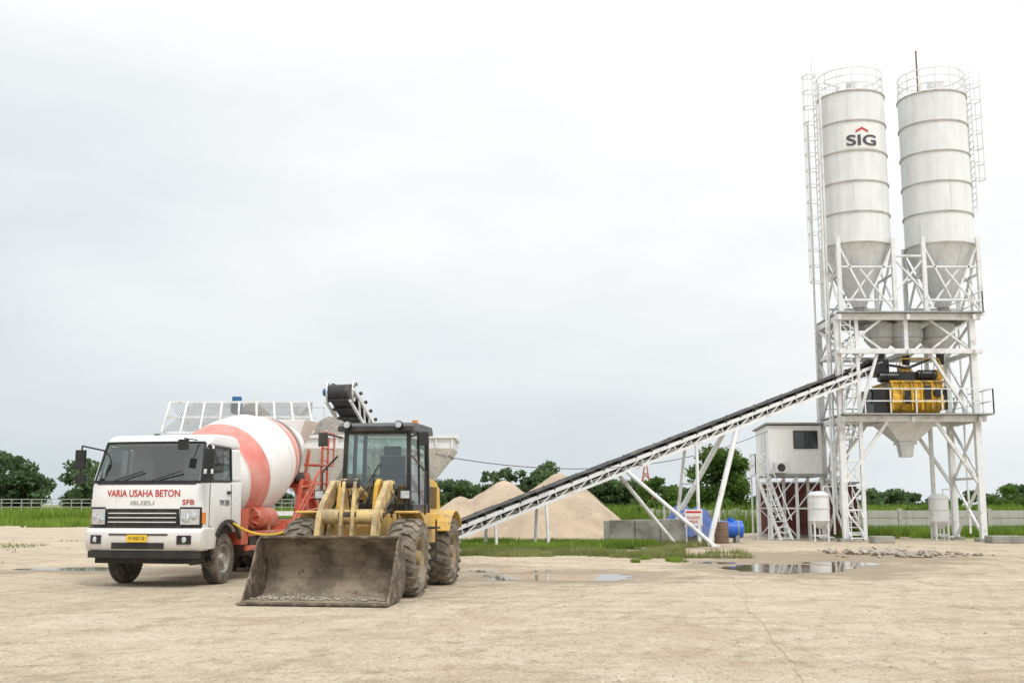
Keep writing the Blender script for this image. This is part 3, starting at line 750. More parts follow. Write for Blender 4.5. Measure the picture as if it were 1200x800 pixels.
# ================================================================ MAIN INCLINED CONVEYOR
C=empty('inclined_belt_conveyor',(0,0,0))
A=Vector((-2.7,40.9,.50)); B=Vector((16.2,49.1,7.75)); D=(B-A); L=D.length; d=D.normalized()
side=d.cross(Vector((0,0,1))).normalized(); upv=side.cross(d).normalized()
def cp(s,lat,h): return A+d*s+side*lat+upv*h
m=MB()
hw=.42; dp=-.33
for lat in (-hw,hw):
    m.beam(cp(0,lat,0),cp(L,lat,0),.09,.14,up=upv); m.beam(cp(0,lat,dp),cp(L,lat,dp),.07,.10,up=upv)
    s=0
    while s<L-.8:
        m.beam(cp(s,lat,dp),cp(s+.8,lat,0),.04,up=upv); m.beam(cp(s+.8,lat,dp),cp(s+.8,lat,0),.04,up=upv); s+=.8
s=0
while s<L: m.beam(cp(s,-hw,dp),cp(s,hw,dp),.05,up=upv); s+=1.6
m.obj('truss',['steelwhite'],C)
m=MB(); s=.3
while s<L-.2:
    for lat in (-1,1):
        m.beam(cp(s,lat*.47,.05),cp(s,lat*.47,.21),.10,.03,0,up=d)
        m.cyl(cp(s,lat*.15,.08),cp(s,lat*.46,.16),.05,n=8,mi=0)
    m.cyl(cp(s,-.15,.07),cp(s,.15,.07),.05,n=8,mi=0)
    m.cyl(cp(s,-.4,-.2),cp(s,.4,-.2),.045,n=8,mi=0)
    s+=.75
m.obj('idler_rollers',['black'],C)
m=MB(); prof=[(-.44,.20),(-.40,.19),(-.17,.13),(.17,.13),(.40,.19),(.44,.20)]
N=60; vs=[];fs=[]
for i in range(N+1):
    for a,b in prof: vs.append(cp(L*i/N,a,b+ .010*math.sin(i*1.3)))
for i in range(N):
    for j in range(5): q=i*6+j; fs.append((q,q+1,q+7,q+6))
m.add(vs,fs,0,True)
m.beam(cp(.1,0,-.15),cp(L-.1,0,-.15),.70,.015,0,up=upv)
m.cyl(cp(0,-.42,.0),cp(0,.42,.0),.2,n=20,mi=0); m.cyl(cp(L,-.42,.0),cp(L,.42,.0),.22,n=20,mi=0)
m.obj('belt',['belt'],C)
m=MB()
def sup(s,spread,lean,r=.075):
    for sd in (-1,1):
        top=cp(s,sd*hw,dp); bot=Vector((top.x+lean+(side*sd*spread).x,top.y+(side*sd*spread).y,0))
        m.cyl(bot,top,r,n=10); m.box(bot.x-.16,bot.x+.16,bot.y-.16,bot.y+.16,0,.05)
sup(2.1,.15,0,r=.06); sup(4.3,.2,0,r=.06)
sup(11.4,.5,-.25,r=.07)
sup(13.5,1.3,-2.0,r=.11)
sup(8.0,1.0,2.8,r=.08)
for zz in (1.2,2.4):
    a=cp(11.4,hw,dp); b=cp(11.4,-hw,dp); m.beam((a.x-.15,a.y-.35,zz),(b.x-.15,b.y+.35,zz),.06)
m.obj('supports',['steelwhite'],C)
m=MB(); m.box(15.8,16.7,48.75,49.6,7.2,7.95,0); m.obj('head_chute',['blackclean'],C,.02)

# ================================================================ AGGREGATE BINS
G=empty('aggregate_bins',(0,0,0)); m=MB()
bx0,bx1=-11.3,-1.85; nb=3; wb=(bx1-bx0)/nb
for i in range(nb):
    a=bx0+i*wb; b=a+wb
    t=3.7; mz=3.35; bz=2.0; y0,y1=35.4,38.4
    ins=1.0
    top=[(a+.02,y0,mz),(b-.02,y0,mz),(b-.02,y1,mz),(a+.02,y1,mz)]
    bot=[(a+ins,36.5,bz),(b-ins,36.5,bz),(b-ins,37.3,bz),(a+ins,37.3,bz)]
    m.add(top+bot,[(0,1,5,4),(1,2,6,5),(2,3,7,6),(3,0,4,7),(4,5,6,7)],0)
    m.add([(a+.02,y0,mz),(b-.02,y0,mz),(b-.02,y1,mz),(a+.02,y1,mz),(a+.02,y0,t),(b-.02,y0,t),(b-.02,y1,t),(a+.02,y1,t)],[(0,1,5,4),(1,2,6,5),(2,3,7,6),(3,0,4,7)],0)
    for k in range(7):
        f=k/6; m.beam((a+.05+f*(wb-.1),y0-.03,t),(a+.05+f*(wb-.1),y0-.03,mz),.06)
        m.beam((a+.05+f*(wb-.1),y0-.03,mz),(a+1+f*(wb-2),36.47,bz),.05)
    m.box(a+1.05,b-1.05,36.55,37.25,1.55,2.0,1)
m.beam((bx0,35.36,3.72),(bx1+.15,35.36,3.72),.1); m.beam((bx0,38.4,3.72),(bx1,38.4,3.72),.1)
m.beam((bx1,35.3,3.72),(bx1,38.4,3.72),.1)
for x in (bx0,bx0+wb,bx0+2*wb,bx1-.9):
    for y in (35.9,38): m.box(x-.09,x+.09,y-.09,y+.09,0,3.0)
m.beam((bx0,35.85,1.3),(bx1-.9,35.85,1.3),.14); m.beam((bx0,38.05,1.3),(bx1-.9,38.05,1.3),.14)
m.obj('hoppers_and_frame',['steelwhite','grey'],G)
m=MB()
sx0,sx1=-11.2,-6.35; ya,yb=35.5,36.3; za,zb2=3.85,4.9
def spt(u,v): return (sx0+(sx1-sx0)*u,ya+(yb-ya)*v,za+(zb2-za)*v)
for v in (0,.5,1): m.beam(spt(0,v),spt(1 if v<.9 else .93,v),.07)
for k in range(9): m.beam(spt(k/8,0),spt(k/8*.93,1),.06)
for k in range(70):
    u=k/70; m.beam(spt(u,0),spt(min(.96,u+.17),1),.013,mi=1); m.beam(spt(min(1,u+.17),0),spt(u*.93,1),.013,mi=1)
m.rail([(-11.2,38.3,3.8),(-6.5,38.3,3.8)],1.1,.05,1.0)
m.obj('mesh_screens',['steelwhite','grey'],G)
m=MB(); m.cyl((-9.1,36.6,4.85),(-9.1,36.6,5.1),.16,n=14); m.box(-9.25,-8.95,36.4,36.8,4.55,4.87); m.obj('vibrator_motor',['motorblue'],G,.01)
m=MB(); m.beam((-11,36.9,1.1),(-1.9,36.9,1.1),.8,.06,0); 
for lat in (-.45,.45): m.beam((-11,36.9+lat,1.0),(-1.9,36.9+lat,1.0),.07,.16,1)
for k in range(9): m.beam((-10.8+k*1.1,36.5,0),(-10.8+k*1.1,36.5,1.0),.07,mi=1)
m.obj('collecting_conveyor',['belt','steelwhite'],G)
h=heap('gravel_load',[(-6.1,37.0,1.7,1.3),(-8.7,37,1.8,1.75),(-4.0,37,1.5,.5)],-11.2,-2.0,35.5,38.3,'gravel',3.35,.12); h.parent=G

F=empty('feeder_conveyor',(0,0,0)); A=Vector((-4.0,44.5,1.4)); B=Vector((-5.95,38.6,5.55)); d=(B-A).normalized(); L=(B-A).length
side=d.cross(Vector((0,0,1))).normalized(); upv=side.cross(d).normalized()
m=MB()
for lat in (-.47,.47):
    m.beam(cp(0,lat,0),cp(L,lat,0),.09,.14,up=upv); m.beam(cp(0,lat,-.5),cp(L,lat,-.5),.08,up=upv)
    s=0
    while s<L-.5: m.beam(cp(s,lat,-.5),cp(s+.5,lat,0),.05,up=upv); s+=.5
m.cyl(cp(3.5,-.5,-.5),(cp(3.5,-.5,0).x+.2,cp(3.5,0,0).y,0),.08); m.cyl(cp(3.5,.5,-.5),(cp(3.5,.5,0).x-.2,cp(3.5,0,0).y,0),.08)
m.cyl(cp(6.2,-.5,-.5),(cp(6.2,-.5,0).x,cp(6.2,0,0).y+.2,0),.08); m.cyl(cp(6.2,.5,-.5),(cp(6.2,.5,0).x,cp(6.2,0,0).y+.2,0),.08)
m.ring(tuple(cp(L,-.5,-.1)),.34,.05,14,ax='x'); m.ring(tuple(cp(L,.5,-.1)),.34,.05,14,ax='x')
m.obj('truss',['steelwhite'],F)
m=MB()
m.beam(cp(0,0,.08),cp(L,0,.08),.8,.03,up=upv); m.beam(cp(0,0,-.35),cp(L,0,-.35),.8,.03,up=upv)
m.cyl(cp(L,-.42,-.12),cp(L,.42,-.12),.27,n=20); s=.4
while s<L:
    m.cyl(cp(s,-.45,-.42),cp(s,.45,-.42),.06,n=8)
    for sd in (-1,1): m.cyl(cp(s,.1*sd,.1),cp(s,.48*sd,.3),.06,n=8)
    s+=.5
m.cyl(cp(L-.3,.5,.15),cp(L-.3,.85,.15),.14,mi=1)
m.obj('belt_and_rollers',['belt','motorblue'],F)

# ================================================================ small yard items
e=empty('concrete_trough',(0,0,0)); m=MB()
for k in range(3): m.box(3.95+k*1.02,4.95+k*1.02,45.4,46.0,0,.95+.02*k)
m.box(3.95,4.3,46.05,48.5,0,.9); m.box(6.65,7.0,46.05,48.5,0,.95); m.box(4.3,6.65,48.2,48.5,0,.9)
m.obj('blocks',['concrete'],e,.03,2)
e=empty('blue_tank',(9.2,47.2,0)); m=MB(); 
m.lathe((-.65,0,.55),(1,0,0),[(-.1,0),(-.06,.22),(0,.36),(1.1,.36),(1.16,.22),(1.2,0)],28,0)
for x in (-.35,.2): m.box(x-.08,x+.08,-.35,.35,0,.3,1)
m.cyl((0,0,.9),(0,0,1.02),.15,mi=0)
for x in (-.4,.25): m.lathe((x,0,.55),(1,0,0),[(-.02,.36),(-.02,.385),(.02,.385),(.02,.36)],28,1)
m.obj('tank_body',['blue','grey'],e)
e=empty('tarpaulin_covered_pump',(7.5,47.6,0)); m=MB()
N=24;vs=[];fs=[]
for j in range(N+1):
    for i in range(N+1):
        u=i/N*2-1;v=j/N*2-1; r=max(abs(u),abs(v)); hh=1.35 if r<.6 else 1.35-((r-.6)/.4)**1.4*1.1
        hh+=.16*mnoise.noise(Vector((u*3,v*3,1)))+.06*mnoise.noise(Vector((u*9,v*9,1)))+.25*math.exp(-((u+.3)**2+v*v)/.08)
        k=1+.07*mnoise.noise(Vector((u*6,v*6,4)))*(r>.7)
        vs.append((u*1.05*k,v*.75*k,max(.05,hh)))
for j in range(N):
    for i in range(N): a=j*(N+1)+i; fs.append((a,a+1,a+N+2,a+N+1))
m.add(vs,fs,0,True)
m.obj('tarpaulin',['tarp'],e)
m=MB(); m.box(-.85,.85,-.55,.55,.02,.8); 
for x in (-1.15,1.15): m.beam((x,-.75,0),(x,-.75,1.75),.05,mi=1)
m.obj('pump_and_frame',['grey','steelwhite'],e)
e=empty('warning_sign',(7.05,43.6,0),0); m=MB(); m.box(-.34,.34,-.015,.015,.75,1.38,0)
for x in (-.28,.28): m.beam((x,.04,0),(x,.04,1.4),.045,mi=0)
m.box(-.30,.30,-.021,-.017,1.25,1.33,1)
m.obj('board',['white','redtext'],e)
text('lettering','DILARANG\nMASUK',(0,-.024,1.0),.50,'redtext',e,height=.26,ext=.002)
e=empty('steel_drum',(8.6,46.2,0)); m=MB(); m.lathe((0,0,0),(0,0,1),[(0,0),(0,.29),(.29,.29),(.30,.31),(.32,.29),(.58,.29),(.59,.31),(.61,.29),(.88,.29),(.88,0)],28,0); m.obj('drum_body',['rust'],e)
e=empty('concrete_block',(20.4,46.6,0)); m=MB(); m.box(-.7,.7,-.4,.4,0,.3); m.box(2.6,4.1,-.3,.5,0,.2); m.box(-5.5,-4.6,-.2,.5,0,.28); m.obj('blocks',['concrete'],e,.03)

e=MB(); pts=[]
for i in range(31):
    t=i/30; p=Vector((-2.1,36,3.1)).lerp(Vector((11.7,50.9,4.9)),t); p.z-=1.5*4*t*(1-t)*.62; pts.append(p)
e.path(pts,.014,5); e.obj('power_cable',['cable'])

# ================================================================ MIXER TRUCK
K=empty('concrete_mixer_truck',(-7.22,21.9,0),-11)
cy,cz,rr=1.27,.62,.62
def bow(x): return .17*(abs(x)/1.2)**3.2
def taper(m,z0=1.8,k=.07,fr=True):
    vv=[]
    for (x,y,z_) in m.v:
        f=1-k*max(0,(z_-z0)/1.2)
        yy=y+ (bow(x)*max(0,min(1,(.9-y)/.5)) if fr else 0)
        vv.append((x*f,yy,z_))
    m.v=vv
def bowed(m,poly,x0,x1,mi=0,nseg=16):
    n=len(poly); vs=[];fs=[]
    for k in range(nseg+1):
        x=x0+(x1-x0)*k/nseg; vs+=[(x,p[0],p[1]) for p in poly]
    for k in range(nseg):
        for i in range(n): a=k*n+i;b=k*n+(i+1)%n; fs.append((a,b,b+n,a+n))
    fs.append(list(range(n))); fs.append(list(range(nseg*n+n-1,nseg*n-1,-1)))
    m.add(vs,fs,mi,True)
def autosmooth(o):
    md=o.modifiers.new('EdgeSplit','EDGE_SPLIT'); md.split_angle=R(32)
prof=[(.14,.72),(.05,1.1),(.0,1.5),(.0,1.93),(.04,2.03),(1.92,2.05),(1.92,1.15),(1.86,1.12),(1.80,1.13)]
for k in range(9):
    a=R(40+k*100/8); prof.append((cy+rr*math.cos(a),cz+rr*math.sin(a)+0))
prof.append((.68,.72))
m=MB(); bowed(m,prof,-1.2,1.2,0); taper(m)
autosmooth(m.obj('cab_lower_body',['white'],K,.06,4))
m=MB()
bowed(m,[(.33,2.78),(.36,2.84),(.46,2.92),(.66,2.97),(.95,2.995),(1.6,2.995),(1.80,2.95),(1.90,2.85),(1.92,2.74),(1.5,2.73),(.40,2.76)],-1.2,1.2,0)
m.prism([(1.42,2.055),(1.92,2.055),(1.92,2.735),(1.42,2.725)],-1.2,1.2,0)
taper(m)
autosmooth(m.obj('cab_roof_and_rear',['white'],K,.06,4))
m=MB()
for sx in (-1,1):
    m.beam((sx*1.13,.22,2.03),(sx*1.07,.50,2.80),.11,.09,0)
    m.beam((sx*1.175,.52,2.03),(sx*1.12,.66,2.76),.05,.06,0)
m.obj('cab_pillars',['white'],K,.02)
m=MB()
m.box(-1.05,1.05,.2,.55,2.04,2.10,0); m.box(-.9,-.2,.2,.4,2.1,2.16,0); m.box(-1.0,1.0,1.38,1.415,2.06,2.72,0)
for x in (-.62,.55):
    m.box(x-.24,x+.24,1.05,1.2,2.06,2.55,1); m.box(x-.14,x+.14,1.08,1.18,2.57,2.70,1)
m.ring((.55,.72,2.18),.22,.03,18); m.box(-.5,-.2,.3,.4,2.1,2.18,1)
m.box(-1.0,1.0,.46,1.4,2.715,2.725,0)
m.obj('cab_interior',['dash','hivis'],K)
def bbox(m,x0,x1,y0,y1,z0,z1,mi=0,nseg=12,k=1.0):
    # front trim that follows the bowed cab face
    vs=[];fs=[]
    for i in range(nseg+1):
        x=x0+(x1-x0)*i/nseg; o=bow(x)*k; vs+=[(x,y0+o,z0),(x,y1+o,z0),(x,y1+o,z1),(x,y0+o,z1)]
    for i in range(nseg):
        for j in range(4): a=i*4+j;b=i*4+(j+1)%4; fs.append((a,b,b+4,a+4))
    fs+= [(0,1,2,3),tuple(nseg*4+q for q in (3,2,1,0))]
    m.add(vs,fs,mi)
m=MB()
poly=[(-.07,.70),(-.12,.78),(-.13,.92),(-.12,1.06),(-.04,1.14),(.20,1.14),(.20,.70)]
bowed(m,poly,-1.23,1.23,0); m.v=[(x,y+bow(x)*1.05,z_) for x,y,z_ in m.v]
for sx in (-1,1):
    a,b=(1.16,1.24) if sx>0 else (-1.24,-1.16)
    m.prism([(.14,.72),(.14,1.13),(.62,1.13),(.62,.85),(.56,.72)],a,b,0)
autosmooth(m.obj('bumper',['white'],K,.02,3))
m=MB()
bbox(m,-.76,.76,-.022,.03,1.18,1.53,1)
for zz in (1.25,1.335,1.42): bbox(m,-.72,.72,-.04,-.018,zz-.010,zz+.010,0)
bbox(m,-.78,.78,-.045,-.015,1.505,1.545,0)
bbox(m,-.55,.55,-.142,-.122,.74,.86,1)
bbox(m,-1.15,1.15,-.10,.1,.56,.695,1)
bbox(m,-.62,.62,-.14,-.125,1.00,1.03,1)
bbox(m,-1.2,1.2,-.05,.0,1.142,1.165,1)
for sx in (-1,1):
    a,b=sorted((sx*.80,sx*1.06)); bbox(m,a,b,-.145,-.11,.83,1.0,1)
    a,b=sorted((sx*.78,sx*1.18)); bbox(m,a,b,-.010,.05,1.17,1.54,1)
m.box(-1.05,1.05,.15,1.1,.45,.68,2)
m.obj('grille_and_trim',['white','blackclean','under'],K,.006,2)
m=MB()
for sx in (-1,1):
    a,b=sorted((sx*.80,sx*1.15)); bbox(m,a,b,-.028,-.008,1.20,1.50,0)
    for xx,zz,r_ in ((.90,1.33,.085),(1.05,1.36,.06)): m.lathe((sx*xx,-.026+bow(xx),zz),(0,-1,0),[(0,r_),(.02,r_*.92),(.03,0)],20,0)
    m.box(sx*1.17-.03,sx*1.17+.035,.17,.30,1.22,1.44,1)
    m.lathe((sx*.93,-.14+bow(.93),.915),(0,-1,0),[(0,.06),(.01,.055),(.015,0)],20,0)
m.obj('headlamps',['lamp','orange'],K,.008)
m=MB(); m.box(-.21,.21,-.165,-.145,.87,1.01,0); m.obj('number_plate',['plate'],K,.004)
text('plate_lettering','W 8300 UB',(0,-.168,.94),.34,'darktext',K,height=.07,ext=.001)
def wrapped_text(name,body,zc,width,height,mat,x0=0,bold=.01,off=-.006):
    cu=bpy.data.curves.new(name,'FONT'); cu.body=body; cu.align_x='CENTER'; cu.align_y='CENTER'; cu.extrude=.003; cu.offset=bold
    t=bpy.data.objects.new('t',cu); scene.collection.objects.link(t); bpy.context.view_layer.update()
    me=bpy.data.meshes.new_from_object(t); dd=t.dimensions.copy(); bpy.data.objects.remove(t)
    for v in me.vertices:
        x=v.co.x*width/dd.x+x0; zz=zc+v.co.y*height/dd.y; v.co=(x,bow(x)+off-v.co.z,zz)
    me.materials.clear(); me.materials.append(M[mat]); o=bpy.data.objects.new(name,me); scene.collection.objects.link(o); o.parent=K
wrapped_text('front_lettering','VARIA USAHA BETON',1.80,1.55,.135,'redtext')
wrapped_text('grille_lettering','ISUZU',1.615,.5,.075,'grey')
wrapped_text('fleet_mark','SFB',1.63,.22,.10,'redtext',.93)
text('side_number','TM 205',(1.206,1.10,1.62),.45,'darktext',K,rot=(90,0,90),height=.11,ext=.003)
m=MB()
N=16;vs=[];fs=[]
def wsc(u,v,o=0):
    x=(1.13-.07*v)*u; return (x,.05+.295*v+bow(x*1.02)-.02+o,2.03+.78*v)
for k in range(N+1):
    u=-1+2*k/N; vs+=[wsc(u,0),wsc(u,1)]
for k in range(N): fs.append((2*k,2*k+2,2*k+3,2*k+1))
m.add(vs,fs,0,True)
m.obj('windscreen',['tglass'],K)
m=MB()
for v in (0,1):
    for k in range(N): m.beam(wsc(-1+2*k/N,v),wsc(-1+2*(k+1)/N,v),.04,.05)
for u in (-1,1): m.beam(wsc(u,0),wsc(u,1),.05,.04)
bbox(m,-1.05,1.05,.0,.05,1.98,2.03,0)
for x in (-.65,.15): m.beam((x,-.01,2.04),(x+.62,.055,2.24),.022)
for sx in (-1,1):
    m.beam((sx*1.198,.44,1.15),(sx*1.198,.44,2.0),.012); m.beam((sx*1.201,1.42,1.2),(sx*1.19,1.42,2.0),.012); m.beam((sx*1.2,.44,1.18),(sx*1.2,.66,1.10),.012)
    m.beam((sx*1.182,.52,2.05),(sx*1.178,1.42,2.06),.03,.04); m.beam((sx*1.178,1.42,2.05),(sx*1.14,1.42,2.72),.04,.04); m.beam((sx*1.135,.66,2.73),(sx*1.137,1.42,2.73),.03,.04)
    m.box(sx*1.205-.02,sx*1.205+.02,1.22,1.36,1.80,1.86,0)
    m.box(sx*1.1-.1,sx*1.1+.1,.62,.78,.50,.56,0)
    m.path([(sx*1.10,.40,2.66),(sx*1.36,.0,2.74),(sx*1.38,.0,2.12),(sx*1.16,.20,2.03)],.018)
    m.box(sx*1.38-.10,sx*1.38+.10,-.04,.04,2.27,2.66,0)
    m.box(sx*1.36-.10,sx*1.36+.10,-.04,.04,2.0,2.18,0)
m.path([(.95,.3,2.85),(.9,-.14,2.86)],.014); m.box(.80,1.0,-.2,-.12,2.64,2.84,0)
m.obj('mirrors_seals_wipers',['blackclean'],K,.012,2)
m=MB()
for sx in (-1,1): m.add([(sx*1.178,.52,2.06),(sx*1.178,1.42,2.06),(sx*1.136,1.42,2.72),(sx*1.136,.68,2.72)],[(0,1,2,3)],0)
m.obj('door_windows',['tglass'],K)
m=MB()
for sx in (-1,1):
    pts=[(sx*1.215,cy+.64*math.cos(R(a)),.62+.64*math.sin(R(a))) for a in range(25,150,12)]
    for a,b in zip(pts[:-1],pts[1:]): m.beam(a,b,.07,.06,0)
    m.box(sx*.75-.02,sx*.75+.02,.6,1.9,.4,1.3,0)
m.box(-1.1,1.1,.7,1.85,1.0,1.12,0)
m.obj('wheel_arches',['under'],K)
m=MB()
for sx in (-1,1):
    wheel(m,sx*1.02,1.27,.50,.50,.28,.29,sx,0,1,lugs=36,lugh=.006)
    for y in (5.6,6.9):
        wheel(m,sx*1.03,y,.50,.50,.26,.29,sx,0,1,lugs=36,lugh=.006); wheel(m,sx*.72,y,.50,.50,.26,.29,sx,0,1)
m.cyl((-.9,1.27,.5),(.9,1.27,.5),.07,mi=1)
for y in (5.6,6.9): m.cyl((-.9,y,.5),(.9,y,.5),.1,mi=1); m.lathe((0,y,.5),(0,1,0),[(-.3,0),(-.2,.2),(0,.27),(.2,.2),(.3,0)],16,1)
m.obj('wheels',['tyre','rim'],K)
m=MB()
for sx in (-1,1):
    m.box(sx*.42-.05,sx*.42+.05,.6,8.1,.72,.98,0); m.box(sx*.42-.06,sx*.42+.06,2.0,8.1,.985,1.2,0)
for y in (2.2,3.2,4.3,5.2,6.3,7.6,8.0): m.box(-.42,.42,y-.06,y+.06,.78,1.1,0)
for sx in (-1,1):
    m.beam((sx*.6,2.3,1.15),(sx*.35,2.3,1.75),.12); m.beam((sx*.6,2.65,1.15),(sx*.35,2.4,1.75),.1)
m.box(-.7,.7,2.15,2.5,1.6,1.8)
for sx in (-1,1):
    m.beam((sx*.85,6.4,1.15),(sx*.75,6.5,2.35),.16); m.beam((sx*.85,7.5,1.15),(sx*.75,6.65,2.35),.12); m.beam((sx*.85,5.7,1.15),(sx*.75,6.4,2.2),.1)
m.box(-.95,.95,6.35,6.65,2.0,2.18); m.box(-.95,.95,5.2,7.9,1.12,1.2)
for sx in (-1,1):
    m.box(sx*1.12-.03,sx*1.12+.03,2.3,4.8,.62,.72); m.box(sx*1.12-.03,sx*1.12+.03,2.3,4.8,.92,1.02)
    for y in (2.4,3.6,4.7): m.box(sx*1.09-.03,sx*1.09+.03,y-.03,y+.03,.6,1.15)
    m.prism([(4.85,1.0),(5.1,1.22),(7.4,1.22),(7.7,1.0),(7.7,.96),(7.38,1.17),(5.12,1.17),(4.9,.96)],sx*1.2 if sx<0 else .62,-.62 if sx<0 else 1.2,0)
m.box(.55,1.15,2.05,2.4,.75,1.5)
m.ladder((1.12,6.9,1.2),(1.12,7.0,3.3),.42,(0,1,0),.05,.28); m.box(.7,1.2,6.6,7.4,2.55,2.6); m.rail([(1.2,6.6,2.6),(1.2,7.4,2.6)],.8,.04,.8)
m.ladder((1.18,4.6,1.0),(1.18,6.4,2.3),.30,(0,.5,1),.05,.28)
for zz in (1.4,1.7,2.0): m.beam((1.15,5.3,zz),(1.15,7.2,zz+.15),.04)
m.obj('chassis_and_pedestals',['red'],K,.01)
m=MB(); m.lathe((.85,3.0,1.28),(0,1,0),[(0,0),(.02,.26),(1.1,.26),(1.12,0)],24,0)
m.box(-1.15,-.6,2.5,3.7,.55,1.05,1); m.cyl((.8,2.7,.75),(.8,3.9,.75),.26,n=20,mi=1)
m.path([(-.9,2.1,1),(-.9,2.1,3.1)],.07,mi=1)
m.path([(.4,2.2,1.2),(.6,2.15,2.2),(.3,2.1,3.0),(-.2,2.15,2.95)],.03,mi=1)
m.path([(1.0,2.1,.9),(1.05,2.3,1.3),(1.0,2.8,1.1),(1.05,3.3,.9)],.025,mi=1)
m.obj('tanks_and_pipes',['red','under'],K)
m=MB(); o=Vector((0,2.25,1.98)); ax=Vector((0,4.9,1.12))
prof=[(0,.0),(.02,.45),(.18,.78),(.55,.98),(.85,1.06),(1.25,1.15),(1.6,1.18),(1.9,1.19),(2.2,1.185),(2.5,1.17),(2.9,1.10),(3.3,1.0),(3.9,.84),(4.5,.66),(4.95,.52),(5.0,.40)]
mats=[0,0,0,1,1,0,0,0,0,0,1,1,0,0,0]
m.lathe(o,ax,prof,72,mats)
an=ax.normalized(); 
m.lathe(o+an*3.75,ax,[(-.08,.88),(-.08,.93),(.08,.90),(.08,.85)],64,2)
for t,rr2 in ((.55,.985),(1.25,1.155),(2.5,1.175),(3.3,1.005)): m.lathe(o+an*t,ax,[(-.012,rr2-.01),(-.012,rr2+.008),(.012,rr2+.008),(.012,rr2-.01)],72,0)
m.cyl(o-an*.35,o,.3,mi=3,n=20); m.cyl((-.75,6.35,2.22),(-.55,6.55,2.26),.14,mi=3); m.cyl((.55,6.35,2.22),(.75,6.55,2.26),.14,mi=3)
m.obj('mixer_drum',['drumwhite','salmon','grey','under'],K)
m=MB()
frust(m,0,7.35,3.1,3.75,.3,.25,.62,.5,0)
m.beam((0,7.3,2.6),(.3,8.2,1.5),.45,.12,1); m.beam((.5,6.9,1.3),(.6,7.2,3.0),.08,mi=1); m.beam((-.5,6.9,1.3),(-.6,7.2,3.0),.08,mi=1)
m.obj('hopper_and_chute',['drumwhite','red'],K,.02)
pts=[]
for i in range(21):
    t=i/20; p=Vector((-5.75,23.1,1.22)).lerp(Vector((-3.75,21.0,1.35)),t); p.z-=.28*4*t*(1-t); pts.append(p)
m=MB(); m.path(pts,.022,6); m.obj('yellow_rope',['rope'])

# ================================================================ WHEEL LOADER
W=empty('wheel_loader',(-2.76,20.05,0),-8)
m=MB()
for sx in (-1,1):
    for y in (0,3.0): wheel(m,sx*.93,y,.66,.655,.50,.36,sx,0,1,lugs=20,lugh=.035)
m.cyl((-.8,0,.66),(.8,0,.66),.16,mi=1); m.cyl((-.8,3,.66),(.8,3,.66),.16,mi=1)
m.obj('wheels',['tyredirty','rimy'],W)
BX=-.10; BY=-.16
outer=[(-1.98,.03),(-1.5,.03),(-1.05,.06),(-.87,.16),(-.78,.34),(-.77,.55),(-.83,.76),(-.95,.93),(-1.12,1.05)]
outer=[(y+BY,z_) for y,z_ in outer]
m=MB(); hwk=1.18; n0=len(outer)
th=.035
inner=[]
for i,(y,z_) in enumerate(outer):
    a=outer[max(0,i-1)];b=outer[min(n0-1,i+1)]; t=Vector((b[0]-a[0],b[1]-a[1])).normalized(); inner.append((y-t.y*th,z_+t.x*th))
m.prism(outer+inner[::-1],BX-hwk,BX+hwk,0)
m.obj('bucket_shell',['bucket'],W)
m=MB()
sidep=[(-1.93,.02),(-1.5,.02),(-1.05,.05),(-.86,.15),(-.77,.34),(-.76,.55),(-.82,.77),(-.94,.94),(-1.12,1.08),(-1.3,.98),(-1.42,.74),(-1.62,.42)]
sidep=[(y+BY,z_) for y,z_ in sidep]
for sx in (-1,1): m.prism(sidep,BX+hwk if sx>0 else BX-hwk-.035,BX+hwk+.035 if sx>0 else BX-hwk,0)
m.box(BX-hwk-.05,BX+hwk+.05,-2.08+BY,-1.78+BY,.012,.05,0)
m.box(BX-hwk,BX+hwk,-1.2+BY,-1.06+BY,1.03,1.075,0)
for x in (-.5,.5): m.prism([(-.92,.3),(-.72,.35),(-.70,.6),(-.92,.75)],x-.12,x-.06,0); m.prism([(-.92,.3),(-.72,.35),(-.70,.6),(-.92,.75)],x+.06,x+.12,0)
m.obj('bucket_edges',['bucketout'],W,.01)
# clods of dried mud in bucket
it=[]
for i in range(260):
    x=BX+random.uniform(-1.12,1.12); y=random.uniform(-1.95,-1.1); s=random.uniform(.012,.045)
    it.append((x,y,.07+s*.2+max(0,(y+1.25))*.4,s))
so_=stones('bucket_mud',it,'rubble'); so_.parent=W
m=MB()
m.prism([(-.45,.5),(.85,.5),(.85,1.15),(.7,1.35),(-.2,1.35),(-.5,.9)],-.46,.46,0)
for x in (-.33,.33): m.prism([(-.2,1.2),(.02,1.95),(.2,2.05),(.45,2.0),(.8,1.2)],x-.04,x+.04,0)
m.box(-.5,.5,1.1,4.1,.6,1.25,0)
m.prism([(4.0,.55),(4.35,.6),(4.45,.9),(4.45,1.35),(4.0,1.35)],-.95,.95,0)
m.prism([(2.6,1.25),(2.6,2.2),(3.9,2.05),(4.2,1.9),(4.3,1.3)],-.62,.62,0)
m.box(-.95,.95,1.05,2.62,1.22,1.42,0)
for sx in (-1,1): m.box(sx*.8-.16,sx*.8+.16,1.0,2.3,.85,1.22,0)
for sx in (-1,1):
    for yc,a0,a1,x0,x1 in ((0,40,100,.70,1.12),(3.0,35,150,.66,1.22)):
        st=[R(a0+(a1-a0)*k/8) for k in range(9)]
        for a,b in zip(st[:-1],st[1:]):
            p=[(yc+.80*math.cos(a),.68+.80*math.sin(a)),(yc+.80*math.cos(b),.68+.80*math.sin(b)),(yc+.765*math.cos(b),.68+.765*math.sin(b)),(yc+.765*math.cos(a),.68+.765*math.sin(a))]
            m.prism(p,sx*x0 if sx>0 else -x1,x1 if sx>0 else -x0,0)
m.obj('body_and_fenders',['yellow'],W,.012,2)
m=MB()
